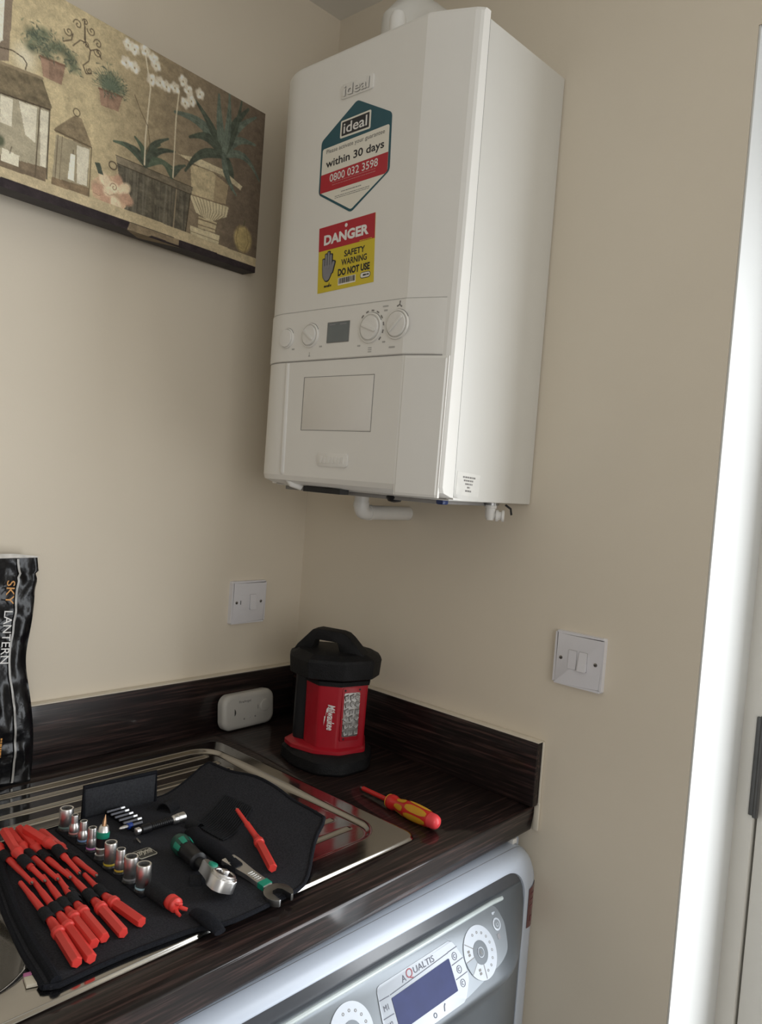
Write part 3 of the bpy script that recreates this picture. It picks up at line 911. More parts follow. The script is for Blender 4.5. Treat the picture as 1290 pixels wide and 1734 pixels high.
# agave and its urn
for k, (q_, wd, bn) in enumerate([((206, 220), 14, .16), ((164, 256), 12, .05), ((114, 287), 13, -.03), ((43, 290), 14, -.08), ((23, 283), 12, -.1), ((172, 191), 13, .2), ((21, 233), 12, -.18), ((71, 135), 15, -.1), ((5, 172), 10, -.25), ((60, 298), 10, .05), ((90, 300), 11, .04)]):
    leaf((95, 187), q_, wd * 1.35, bn, LEAFD if k % 2 else LEAFL)
put(pmask([(167, 146), (122, 151), (79, 139), (83, 104), (160, 94)]), (172, 155, 116), .35)
put(pmask([(110, 148), (79, 139), (83, 104), (112, 99)]) * .5, (124, 104, 76))
put(pmask([(194, 154), (147, 163), (98, 163), (46, 148), (50, 139), (97, 150), (150, 148)]), (176, 162, 126), .4)
put(smask([(190, 150), (147, 149), (97, 151), (52, 140)], 1.2), (98, 82, 60))
put(pmask([(165, 95), (75, 101), (79, 82), (115, 63), (149, 69)]), (186, 172, 134), .15)
for k in range(11):
    x = 158 - k * 7.6
    put(smask([(x, 95 + k * .4), (x - 4 + (5 - k) * -1.2, 82), (118 + (x - 118) * .45, 67)], 1.1), (112, 96, 70))
put(smask([(166, 96), (76, 102)], 2), (120, 102, 76))
put(pmask([(143, 64), (100, 66), (104, 47), (142, 44)]), (172, 156, 118), .3)
put(smask([(146, 60), (98, 62)], 2), (108, 90, 66)); put(smask([(146, 50), (100, 52)], 1.5), (108, 90, 66))
put(pmask([(160, 43), (92, 45), (95, 22), (156, 21)]), (182, 168, 130), .25); put(smask([(160, 34), (93, 34)], 1), (110, 94, 68))
leaf((95, 187), (177, 132), 16, .15, LEAFD); leaf((95, 187), (60, 128), 13, .1, LEAFL)
put(blob(36, 54, 25, 27, .25), (158, 138, 84), .3); put(smask([(47, 78), (53, 51), (43, 27)], 1.1), (108, 90, 52)); put(smask([(30, 78), (22, 51), (30, 29)], 1.1), (108, 90, 52)); put(smask([(36, 79), (34, 88)], 2), (80, 78, 52))
# planter box, orchids
put(pmask([(314, 108), (161, 105), (169, 26), (292, 25)]), (90, 84, 69), .6)
for k in range(34):
    x = RNG.uniform(172, 296); put(smask([(x, 96), (x + RNG.normal(0, 3), 32)], RNG.uniform(1, 4)) * .35, (116, 110, 94) if k % 2 else (66, 60, 50))
put(pmask([(314, 109), (159, 109), (161, 96), (311, 97)]), (112, 102, 82), .5)
put(smask([(314, 109), (159, 109)], 1.3), (62, 54, 42)); put(smask([(311, 97), (161, 96)], 1.3), (62, 54, 42))
put(smask([(193, 94), (195, 26)], 2.6), (132, 118, 92)); put(smask([(163, 97), (169, 26)], 2), (62, 54, 42)); put(smask([(292, 25), (169, 26)], 1.6), (62, 54, 42))
P = [(318 + 7 * math.cos(a), 91 + 6 * math.sin(a)) for a in np.linspace(0, 2 * PI, 16)]; put(smask(P, 1.8), IRON)
for k, q_ in enumerate([(319, 129), (300, 133), (281, 150), (201, 155), (232, 155), (216, 171), (205, 128), (240, 140)]):
    leaf((258, 112), q_, 12, (.15 if q_[0] > 258 else -.15), LEAFD if k % 2 else (76, 88, 70))
leaf((205, 112), (178, 140), 12, -.1, LEAFD); leaf((205, 112), (232, 128), 11, .2, (76, 88, 70))
put(smask([(270, 285), (257, 238), (261, 157), (260, 113)], 2.8), (190, 178, 148)); put(smask([(200, 258), (203, 211), (202, 112)], 2.6), (184, 172, 142))
put(smask([(286, 215), (274, 196), (258, 176), (252, 150), (258, 130)], 1.3), (98, 84, 60))
for k, (x, y) in enumerate([(303, 286), (291, 285), (305, 258), (289, 257), (271, 292), (254, 286), (249, 278), (256, 252), (239, 255), (226, 254), (193, 277), (181, 266), (186, 243), (173, 252), (156, 271), (209, 259)]):
    for m_ in range(5):
        a = 2 * PI * m_ / 5 + k
        put(blob(x + 4.6 * math.cos(a), y + 4.2 * math.sin(a), 7.6, 6.2, .5, a) * .9, (222, 214, 196) if m_ % 2 else (196, 186, 164), .15)
    put(blob(x, y - 1, 2, 2.4, .5), (150, 132, 96))
# rose
put(pmask([(355, 54), (338, 70), (308, 77), (291, 66), (280, 49), (296, 27), (323, 24), (350, 33)]), (176, 146, 112), .3)
for k, (x, y) in enumerate([(340, 46), (330, 63), (307, 67), (295, 61), (290, 46), (309, 33), (328, 34), (321, 52)]):
    put(blob(x, y, 16, 11, .35, k * .8), (204, 180, 144) if k % 2 else (170, 132, 104), .2)
    put(smask([(x + 10 * math.cos(k), y - 7), (x, y - 9), (x - 9, y - 4)], .9) * .7, (124, 90, 68))
put(blob(314, 58, 12, 10, .4), (212, 190, 154)); spiral(314, 58, 7, 1, (138, 104, 78))
put(pmask([(350, 85), (341, 87), (334, 71), (343, 70)]), LEAFD, .4)
# shelf edge and dark front
put(pmask([(620, 28), (497, 27), (288, 31), (0, 27), (0, 8), (288, 10), (620, 8)]), (170, 153, 116), .25)
put(pmask([(620, 13), (496, 13), (287, 14), (0, 11), (0, -5), (620, -5)]), (46, 38, 40), .5)
put(pmask([(281, 13), (181, 12), (182, 2), (236, 4), (249, -2), (286, -2)]), (122, 106, 80), .4)
IMG *= (0.94 + 0.12 * RNG.random((NU, NV)))[..., None]

c01 = np.clip(IMG / 255, 0, 1)
lin_img = np.where(c01 <= 0.04045, c01 / 12.92, ((c01 + 0.055) / 1.055) ** 2.4)
PAINT_GAIN = 1.6
grey_ = lin_img.mean(-1, keepdims=True)
lin_img = np.clip((lin_img * .80 + grey_ * .20) * PAINT_GAIN, 0, .9)
PMAT = bpy.data.materials.new('canvas_print'); PMAT.use_nodes = True
_nt = PMAT.node_tree; _at = _nt.nodes.new('ShaderNodeAttribute'); _at.attribute_name = 'paint'
_nt.links.new(_at.outputs['Color'], _nt.nodes['Principled BSDF'].inputs['Base Color'])
_nt.nodes['Principled BSDF'].inputs['Roughness'].default_value = 0.8; _nt.nodes['Principled BSDF'].inputs['Specular IOR Level'].default_value = 0.25
pv = np.array(PO)[None, None] + UU[..., None] * .001 * np.array(ex) + VV[..., None] * .001 * np.array(ez)
pv[..., 2] = np.minimum(pv[..., 2], PO.z + PH)
pv = pv + np.array(en) * 0.0003 - np.array(off(pic))
idx = np.arange(NU * NV).reshape(NU, NV)
q = np.stack([idx[:-1, :-1], idx[:-1, 1:], idx[1:, 1:], idx[1:, :-1]], -1).reshape(-1, 4)
me = bpy.data.meshes.new('print')
me.vertices.add(NU * NV); me.vertices.foreach_set('co', pv.astype(np.float32).ravel())
me.loops.add(q.size); me.loops.foreach_set('vertex_index', q.ravel().astype(np.int32))
me.polygons.add(len(q)); me.polygons.foreach_set('loop_start', (np.arange(len(q)) * 4).astype(np.int32))
me.update(calc_edges=True)
at = me.color_attributes.new('paint', 'FLOAT_COLOR', 'POINT')
at.data.foreach_set('color', np.concatenate([lin_img, np.ones((NU, NV, 1))], -1).astype(np.float32).ravel())
me.materials.append(PMAT)
po = bpy.data.objects.new('print', me); COL.objects.link(po); po.parent = pic
po['label'] = 'printed still life of orchids, urn, lanterns and pots'
cb_ = MB()
corners = [(0, 0), (PW, 0), (PW, PH), (0, PH)]
cb_.loft([[PP(u_, v_, 0) for u_, v_ in corners], [PP(u_, v_, -PD) for u_, v_ in corners]])
cb_.build('stretcher', mat('canvas_side_dark', (0.030, 0.025, 0.026), 0.7, var=.3, scale=30), pic, smooth=False)
sp = MB()
sp.loft([[PP(.180, -.0003, -.0005), PP(.285, -.0003, -.0005), PP(.250, -.0003, -.022), PP(.236, -.0003, -.020)], [PP(.180, -.0007, -.0005), PP(.285, -.0007, -.0005), PP(.250, -.0007, -.022), PP(.236, -.0007, -.020)]])
sp.build('print_wrap', mat('canvas_wrap_tan', (0.20, 0.155, 0.095), 0.8, var=.3), pic, smooth=False)

# ------------------------------------------------------------------ sky lantern pack
sk = thing('lantern_pack', (-0.68, -0.06, 0.905), 'black plastic-wrapped sky lantern pack leaning on the wall at the left edge', 'package')
SB = Frame((-0.5975, -0.0700, 0.9045), (1, 0, 0), (0.0085, 0.045, 0.352))   # a<0 to the left, b up
NB = (46, 84)
BW, BH = 0.165, 0.350


def bag_edge(t):  # right silhouette
    return 0.004 * math.sin(t * 9) + (0.006 if t > .93 else 0) + 0.0035 * math.exp(-((t - .90) / .03) ** 2) - 0.005 * math.exp(-((t - .55) / .12) ** 2) - .004 * (1 - t)


nzb = RNG.random((12, 22))


def bn(a, t):
    x = a * 10.99; y = t * 20.99; i, j = int(x), int(y); fx, fy = x - i, y - j
    fx = fx * fx * (3 - 2 * fx); fy = fy * fy * (3 - 2 * fy)
    return nzb[i, j] * (1 - fx) * (1 - fy) + nzb[i + 1, j] * fx * (1 - fy) + nzb[i, j + 1] * (1 - fx) * fy + nzb[i + 1, j + 1] * fx * fy


def bagpt(s_, t, back=False):  # s_ 0 right .. 1 left
    a = bag_edge(t) * (1 - s_) - s_ * BW
    thick = 0.0015 + 0.0085 * (math.sin(PI * min(max(s_, 0), 1)) ** .5) * (math.sin(PI * min(t * 1.02, 1)) ** .4 if t < .985 else .1)
    c = thick + (0.0050 * (bn(s_, t) - .5) + 0.0012 * math.sin(s_ * 34 + t * 13 + 5 * bn(t, s_)) * bn(s_, t) ** 2) * (1 if 0.02 < s_ < .98 else 0)
    return SB(a, t * BH, -0.0 if back else max(c, .0012))


bgm = MB()
G1 = [[bgm.bm.verts.new(bagpt(i / (NB[0] - 1), j / (NB[1] - 1))) for j in range(NB[1])] for i in range(NB[0])]
G2 = [[bgm.bm.verts.new(bagpt(i / (NB[0] - 1), j / (NB[1] - 1), True)) for j in range(NB[1])] for i in range(NB[0])]
for i in range(NB[0] - 1):
    for j in range(NB[1] - 1):
        bgm.face([G1[i][j], G1[i + 1][j], G1[i + 1][j + 1], G1[i][j + 1]]); bgm.face([G2[i][j], G2[i][j + 1], G2[i + 1][j + 1], G2[i + 1][j]])
for i in range(NB[0] - 1):
    for j in (0, NB[1] - 1): bgm.face([G1[i][j], G1[i + 1][j], G2[i + 1][j], G2[i][j]])
for j in range(NB[1] - 1):
    for i in (0, NB[0] - 1): bgm.face([G1[i][j], G1[i][j + 1], G2[i][j + 1], G2[i][j]])
bgm.build('film_wrap', BAG, sk, angle=60)
# seam strip following the film
sm = MB()
for k in range(0, 60):
    t0, t1 = .012 + k / 61, .012 + (k + 1) / 61
    s0 = .185; hw = .010
    A_ = [bagpt(s0 - hw, t0), bagpt(s0 + hw, t0), bagpt(s0 + hw, t1), bagpt(s0 - hw, t1)]
    vs = [sm.bm.verts.new(p + SB.n * .0022) for p in A_]; sm.face(vs)
bmesh.ops.remove_doubles(sm.bm, verts=list(sm.bm.verts), dist=.0002)
sm.build('seam_strip', BAGSEAM, sk, label='silver grey seam')
cr = MB()
cr.loft([[SB(.008, BH - .003, -.0005), SB(-BW, BH - .003, -.0005), SB(-BW, BH + .006, -.0005), SB(-.03, BH + .007, -.0005), SB(.009, BH + .002, -.0005)], [SB(.008, BH - .003, .0012), SB(-BW, BH - .003, .0012), SB(-BW, BH + .006, .0012), SB(-.03, BH + .007, .0012), SB(.009, BH + .002, .0012)]])
cr.build('crimped_edge', CLEARF, sk)
TD = Frame(SB(-.0651, 0, 0), -SB.u - SB.r * .086, SB.r)                      # lettering reads downwards
text('lettering', 'SKY', TD, -.2985, 0, .036, .0125, ORANGE, sk, c=.0130, bold=.004)
text('lettering', 'LANTERN', TD, -.2300, .0, .0800, .0125, WTEXT, sk, c=.0130, bold=.0)
dashes(TD, -.080, -.050, -.002, .0035, ORANGE, sk, .0145, seed=9)
dashes(TD, -.080, -.050, .004, .0025, ORANGE, sk, .0145, seed=10)

# ------------------------------------------------------------------ carbon monoxide alarm
al = thing('alarm', (-0.150, -0.04, 0.905), 'white rounded carbon monoxide alarm propped against the upstand', 'alarm')
FA = Frame((-0.2195, -0.0505, 0.9025), (1, 0.03, 0), (0.0, 0.10, 1))
aw, ah = .1300, .0705
ab = MB()
rings = []
for c, ins in ((-.020, .003), (-.018, .0005), (-.006, 0), (-.002, .0012), (.001, .0042), (.0022, .009)):
    rings.append([FA(x, y, c) for x, y in rrect(ins, aw - ins, ins, ah - ins, .0200 - ins * .8, 8)])
ab.loft(rings); ab.build('body', ALARM, al)
gl = MB(); gl.prism(FA, [p for p in rrect(.0, aw, .0, ah, .020)], -.0085, -.0078); gl.build('seam', LINELT, al)
bt_ = MB(); bt_.lathe(FA(.1035, .039, .0022), FA.n, [(-.001, .0145), (.0003, .0145), (.0006, .0135), (.0004, .0125), (.0014, .0115), (.0018, .0095), (.0018, 0)], 32); bt_.build('test_button', ALARM, al)
text('lettering', 'FireAngel', FA, .0520, .0535, .0300, .0062, LINE, al, c=.0026, bold=.015)
plate('speaker_slot', FA, [(.0270, .0290), (.0292, .0330), (.0292, .0375), (.0270, .0420), (.0262, .0420), (.0262, .0290)], DARK, al, .0021, .0026)
plate('slot', FA, rrect(.0845, .0858, .0340, .0420, .0005), LINE, al, .0022, .0026)
for k, dx in enumerate((.050, .064, .078)):
    plate('indicator_lamp', FA, circle(dx, .0195 + .0005 * k, .0017, 12), LINE if k != 1 else LINELT, al, .0022, .0028)

# ------------------------------------------------------------------ work lantern
LC = Vector((-0.1417, -0.2644, 0.90))
rt = Vector((0.6797, -0.7297, 0)).normalized(); bk = Vector((-0.7297, -0.6797, 0)).normalized()
wl = thing('work_lantern', LC, 'red and black cordless work lantern standing in the worktop corner', 'lantern')


def LP(a, d, z): return LC + rt * a + bk * d + Vector((0, 0, z))


def lring(P, z, k=1.0): return [LP(a * k, d * k, z) for a, d in P]


BASE = roundpoly([(-.090, .000), (-.062, .052), (-.016, .090), (.030, .090), (.074, .046), (.080, -.020), (.045, -.075), (-.045, -.075)], .012, 4)
bs = MB(); bs.loft([lring(BASE, .000, .95), lring(BASE, .005, 1.0), lring(BASE, .022, .98), lring(BASE, .030, .88), lring(BASE, .031, .80)])
bs.build('base', RUBBER, wl, label='black textured rubber base')
SK = roundpoly([(-.082, .010), (-.066, .038), (-.022, .066), (.022, .067), (.066, .035), (.064, -.04), (-.06, -.04)], .006, 3)
skm = MB(); skm.loft([lring(SK, .0305), lring(SK, .037), lring(SK, .040, .93)]); skm.build('skirt', REDD, wl)
BD = [(-.046, -.02), (-.046, .026), (-.0215, .058), (.0160, .060), (.0630, .031), (.0600, -.030), (-.02, -.04)]
bdm = MB()
bb_ = bmesh.new()
rr_ = [lring(roundpoly(BD, .004, 3), z, k) for z, k in ((.036, .99), (.10, 1.0), (.150, 1.015))]
bdm.loft(rr_); bdm.build('body', REDD, wl, angle=30)
bc_ = MB()
BK = roundpoly([(-.070, -.02), (-.066, .012), (-.044, .022), (.05, .0), (.056, -.055), (-.03, -.062)], .008, 3)
bc_.loft([lring(BK, .03), lring(BK, .158)]); bc_.build('battery_bay', BLACKP, wl, label='black back housing')
CAP = roundpoly([(-.083, -.012), (-.080, .022), (-.043, .068), (.022, .070), (.072, .042), (.085, .004), (.080, -.030), (.040, -.068), (-.045, -.068)], .003, 2)
cpm = MB(); cpm.loft([lring(CAP, .160, .90), lring(CAP, .163, .97), lring(CAP, .191, 1.0), lring(CAP, .196, .975), lring(CAP, .2035, .80), lring(CAP, .2045, .66)])
cpm.build('cap', RUBBER, wl, angle=18, label='black rubber top cap')
nk = MB(); nk.loft([lring(BD, .150, 1.04), lring(BD, .158, 1.06)]); nk.build('collar', RUBBER, wl)
# handle
hd = MB()


HO = LP(-.006, .008, 0); HX = (LP(.055, .031, 0) - LP(-.068, -.012, 0)).normalized()
FH = Frame(HO, HX, (0, 0, 1))
hd.prism(FH, [(.068, .1985), (.064, .2045), (.038, .2300), (.029, .2365), (.018, .2390), (-.026, .2405), (-.036, .2375), (-.064, .2080), (-.070, .1985), (-.034, .1985), (-.030, .2240), (.016, .2225), (.021, .1985)], -.0135, .0135, .0025, 2)
hd.build('handle', RUBBER, wl, angle=40, label='black carry handle')
# LED panel on the right-hand face
pa = LP(.0160, .060, 0) ; pb = LP(.0630, .031, 0)
FLP = Frame(LC + (pa - LC) * 1.0, pb - pa, (0, 0, 1))
FW = (pb - pa).length
lp = plate('lamp_frame', FLP, rrect(.0040, .0425, .0530, .1480, .003), REDD, wl, -.004, .0022, .0008)
LEDM = steel('lamp_reflector', (0.45, 0.44, 0.43), 0.42, (90, 90, 90))
lens = plate('lamp_lens', FLP, rrect(.0072, .0390, .0610, .1390, .002), LEDM, wl, .0022, .0030, .0006, label='silver light panel')
rnd = random.Random(12)
cups = MB()
for r in range(6):
    for c in range(3):
        x = .0125 + c * .0105 + rnd.uniform(-.001, .001); y = .0680 + r * .0126 + rnd.uniform(-.001, .001)
        cups.lathe(FLP(x, y, .0030), FLP.n, [(0, .0068), (.0022, .0050), (.0020, .0030), (.0008, .0018), (.0006, 0)], 4, rot=rnd.choice((.2, .8, 1.1)))
cups.build('reflector_cups', LEDM, lens)
for dx, dy in ((.009, .1435), (.038, .1435), (.011, .0570)): MB().lathe(FLP(dx, dy, .0021), FLP.n, [(0, .0019), (.0004, .0019)], 12).build('screw', DARK, wl)
# script logo on the middle face
pc = LP(-.0215, .058, 0); FM = Frame(pc, LP(.0160, .060, 0) - pc, (0, 0, 1))
FMD = Frame(FM(.0195, .0, 0), -FM.u, FM.r)
text('logo', 'Milwaukee', FMD, -.0950, .0045, .0450, .0130, WTEXT, wl, c=.0012, bold=.02, shear=.25)
plate('logo_flash', FMD, [(-.1150, .000), (-.1040, -.0015), (-.1045, -.0035), (-.0800, -.0075), (-.0970, -.0070), (-.0965, -.0050), (-.1100, -.0038)], WTEXT, wl, .0006, .0012)

# ------------------------------------------------------------------ screwdriver on the worktop
sd = thing('screwdriver', (-0.212, -0.50, 0.90), 'red and yellow insulated screwdriver lying alone on the bare worktop right of the sink', 'screwdriver')
p0 = Vector((-0.2015, -0.4065, 0.9075)); p1 = Vector((-0.2185, -0.5860, 0.9145)); dd = (p1 - p0).normalized(); LT = (p1 - p0).length
hs = .0735 / LT
MB().lathe(p0, dd, [(0, .0018), (.004, .0026), (.006, .0027)], 12).build('tip', CHROMED, sd, label='dark steel tip')
MB().lathe(p0, dd, [(.006, .0036), (.008, .0038), (.074, .0038)], 16).build('shaft', REDS, sd)
HP = [(.070, .0070), (.0715, .0105), (.076, .0118), (.082, .0116), (.088, .0098), (.095, .0098), (.104, .0118), (.118, .0132), (.130, .0134), (.142, .0132), (.156, .0120), (.164, .0108)]
MB().lathe(p0, dd, HP, 28).build('grip', REDS, sd)
MB().lathe(p0, dd, [(.0695, .0102), (.0705, .0108), (.0715, .0102)], 24).build('ring', YEL, sd)
MB().lathe(p0, dd, [(.162, .0111), (.170, .0110), (.175, .0095), (.178, .0060), (.179, 0)], 24).build('end_cap', REDCAP, sd)
yl = MB()


def patch(t0, t1, a0, a1, lift=.0006):
    ts = np.linspace(t0, t1, 7); as_ = np.linspace(a0, a1, 6)
    u_ = dd.cross(Vector((0, 0, 1))).normalized(); v_ = u_.cross(dd).normalized()
    g = []
    for i, t in enumerate(ts):
        r = np.interp(t, [h[0] for h in HP], [h[1] for h in HP]) + lift
        nr = 1 - .55 * abs((t - (t0 + t1) / 2) / ((t1 - t0) / 2)) ** 4
        row = []
        for a in as_:
            aa = (a0 + a1) / 2 + (a - (a0 + a1) / 2) * nr
            row.append(yl.bm.verts.new(p0 + dd * float(t) + (u_ * math.cos(aa) + v_ * math.sin(aa)) * float(r)))
        g.append(row)
    for i in range(6):
        for j in range(5): yl.face([g[i][j], g[i + 1][j], g[i + 1][j + 1], g[i][j + 1]])


for k in range(6):
    a = k * PI / 3 + .25
    patch(.092, .112, a - .36, a + .36); patch(.116, .160, a + PI / 6 - .42, a + PI / 6 + .42)
yl.build('grip_inlay', YEL, sd, label='yellow grip patches')

# ------------------------------------------------------------------ tool roll
ZM = 0.9092                                                     # top of the mat
roll = thing('tool_roll', (-0.64, -0.41, 0.905), 'black fabric tool roll opened flat on the draining board, right end curling up', 'tool roll')
NX, NY = 70, 54


def roll_pt(s_, t):   # s 0 left..1 right, t 0 front..1 back
    xl = -0.803 + 0.068 * t - .010 * math.sin(PI * t); xr = -0.388 - .006 * t + .004 * math.sin(PI * t * 2)
    x = xl + (xr - xl) * s_
    yf = -0.574 - 0.012 * sstep(.38, .50, s_) + .004 * math.sin(s_ * 9)
    if s_ > .70: yf += 0.064 * float(sstep(.74, 1.0, s_))
    yb_ = -0.258 + 0.012 * s_
    y = yf + (yb_ - yf) * t
    c = max(0.0, (s_ - .765) / .235)
    z = ZM + 0.0365 * c ** 1.5 + .0009 * math.sin(s_ * 31 + t * 7) * math.sin(t * 19)
    z += 0.007 * c * math.exp(-((t - .58) / .22) ** 2)
    if c > 0: x += .010 * c * math.exp(-((t - .55) / .2) ** 2)
    return Vector((float(x), float(y), float(z)))


mm = MB()
ss = np.linspace(0, 1, NX); ts_ = np.linspace(0, 1, NY)
# round corners by pulling t range
def rc_(s_, t):
    e = min(s_, 1 - s_) / .035
    if e < 1: t = .5 + (t - .5) * (1 - .05 * (1 - math.sqrt(max(0, 1 - (1 - e) ** 2))))
    return roll_pt(s_, t)


T_ = [[rc_(s_, t) for t in ts_] for s_ in ss]
top = [[mm.bm.verts.new(p) for p in r] for r in T_]
bot = [[mm.bm.verts.new(p - Vector((0, 0, .0036))) for p in r] for r in T_]
for i in range(NX - 1):
    for j in range(NY - 1):
        mm.face([top[i][j], top[i + 1][j], top[i + 1][j + 1], top[i][j + 1]]); mm.face([bot[i][j], bot[i][j + 1], bot[i + 1][j + 1], bot[i + 1][j]])
for i in range(NX - 1):
    for j in (0, NY - 1): mm.face([top[i][j], top[i + 1][j], bot[i + 1][j], bot[i][j]])
for j in range(NY - 1):
    for i in (0, NX - 1): mm.face([top[i][j], top[i][j + 1], bot[i][j + 1], bot[i][j]])
mm.build('mat', FABRIC, roll, angle=60)
edge = [rc_(0, t) for t in np.linspace(0, 1, 24)] + [rc_(s_, 1) for s_ in np.linspace(.02, 1, 30)] + [rc_(1, t) for t in np.linspace(.97, 0, 24)] + [rc_(s_, 0) for s_ in np.linspace(.98, 0, 30)]
MB().tube([p - Vector((0, 0, .0018)) for p in edge], .0030, 8).build('binding', FABRIC2, roll)
# left hem is a thick fold
MB().tube([rc_(.028, t) + Vector((0, 0, .0015)) for t in np.linspace(.01, .93, 20)], .0055, 10).build('hem', FABRIC2, roll)
# stiff flap standing up at the back
fa_, fb_ = Vector((-0.6053, -0.2517, ZM - .001)), Vector((-0.4940, -0.2598, ZM - .001))
FF = Frame(fa_, fb_ - fa_, (0.0, .03, 1)); fw = (fb_ - fa_).length
fp_ = plate('flap', FF, rrect(0, fw, 0, .0455, .003), PANELF, roll, -.004, 0, .0008, label='stiff charcoal flap standing up')
bdg = MB()
bdg.tube([FF(.001, 0, -.002), FF(.001, .0445, -.002), FF(fw - .001, .0445, -.002), FF(fw - .001, 0, -.002)], .0034, 8)
bdg.build('flap_binding', FABRIC2, fp_)


def sleeve(p, d, L, r, name='elastic_loop', squash=.85):
    o = MB(); d = Vector(d).normalized(); p = Vector(p)
    u_ = d.cross(Vector((0, 0, 1))).normalized(); v_ = u_.cross(d)
    R_ = []
    prof = [(0, r * .86), (0, r), (L * .12, r * 1.06), (L * .5, r * 1.0), (L * .88, r * 1.06), (L, r), (L, r * .86)]
    for t, rr2 in prof:
        R_.append([p + d * t + (u_ * math.cos(2 * PI * i / 20) + v_ * math.sin(2 * PI * i / 20) * squash) * rr2 for i in range(20)])
    o.loft(R_, True, False, False)
    inner = []
    for t in (L, 0): inner.append([p + d * t + (u_ * math.cos(2 * PI * i / 20) + v_ * math.sin(2 * PI * i / 20) * squash) * r * .86 for i in range(20)])
    o.loft(inner, True, False, False)
    bmesh.ops.remove_doubles(o.bm, verts=list(o.bm.verts), dist=.00002)
    return o.build(name, ELASTIC, roll, angle=40)


def arch(p, d, wid, r, name='elastic_loop'):
    """an empty band standing on the mat"""
    o = MB(); d = Vector(d).normalized(); p = Vector(p); side = d.cross(Vector((0, 0, 1)))
    oo = []
    for rr2 in (r, r - .0012):
        oo.append([p + side * math.cos(PI * k / 14) * rr2 + Vector((0, 0, 1)) * math.sin(PI * k / 14) * rr2 * 1.1 for k in range(15)])
    R_ = [[q_ for q_ in oo[0]] + oo[1][::-1], [q_ + d * wid for q_ in oo[0]] + [q_ + d * wid for q_ in oo[1][::-1]]]
    o.loft(R_); return o.build(name, ELASTIC, roll, angle=50)


arch((-0.5050, -0.2990, ZM - .0015), (.9, .35, 0), .022, .0125)
arch((-0.5890, -0.4930, ZM - .0015), (.75, -.5, 0), .014, .0100)
arch((-0.5010, -0.3600, ZM - .0015), (.2, -1, 0), .020, .0100)
# ribbed elastic strip on the inside of the curl
rb = MB()
for k in range(16):
    t = .47 + k * .0135
    a_ = [roll_pt(s_, t) + Vector((0, 0, .0012)) for s_ in np.linspace(.735, .90, 9)]
    rb.tube(a_, .0016, 6)
rb.build('ribbed_elastic', ELASTIC, roll)
# strap end over the front edge
stp = MB()
P_ = [Vector((-0.6235, -0.555, ZM + .004)), Vector((-0.6225, -0.570, ZM + .0055)), Vector((-0.6215, -0.588, ZM + .003)), Vector((-0.6205, -0.600, ZM - .0005))]
R_ = []
for i, (p, wd, th) in enumerate(zip(P_, (.008, .0095, .0095, .0075), (.0040, .0048, .0046, .003))):
    R_.append([p + Vector((math.cos(2 * PI * k / 18) * wd, 0, math.sin(2 * PI * k / 18) * th)) for k in range(18)])
stp.loft(R_); stp.build('strap', FABRIC2, roll, angle=50)
# brand patch
FPt = Frame((-0.6047, -0.4065, ZM + .0006), (0.0253, .0010, 0), (0.0025, .024, 0))
pt_ = plate('patch', FPt, rrect(0, .0260, 0, .0225, .003), mat('patch_edge_grey', (0.55, 0.53, 0.46), .5), roll, 0, .0008, .0003)
plate('patch_field', FPt, rrect(.0012, .0248, .0012, .0213, .002), mat('patch_dark', (0.06, 0.058, 0.05), .6), pt_, .0008, .0010)
sc = MB(); rnd = random.Random(5)
for k in range(7):
    x = .004 + k * .0028
    sc.tube([FPt(x, .006 + rnd.random() * .003, .0013), FPt(x + .003, .011 + rnd.random() * .003, .0013), FPt(x + .0015, .015 + rnd.random() * .003, .0013)], .0007, 5)
sc.build('stitched_lettering', mat('patch_thread', (0.66, 0.63, 0.54), .5), pt_)
# long pouch for the spanner
pch = MB()
ax0, ax1 = Vector((-0.5166, -0.380, ZM)), Vector((-0.5274, -0.512, ZM))
R_ = []
for t, wd, th in ((0, .006, .004), (.08, .0120, .0095), (.25, .0125, .0085), (.5, .0120, .0085), (.75, .0115, .0085), (.97, .0115, .0085), (1.0, .0105, .0075)):
    p = ax0 + (ax1 - ax0) * t; wob = .0022 * math.sin(t * 17)
    R_.append([p + Vector((math.cos(2 * PI * k / 18) * wd + wob, 0, .004 + math.sin(2 * PI * k / 18) * th)) for k in range(18)])
pch.loft(R_); pch.build('tool_pouch', FABRIC2, roll, angle=50)

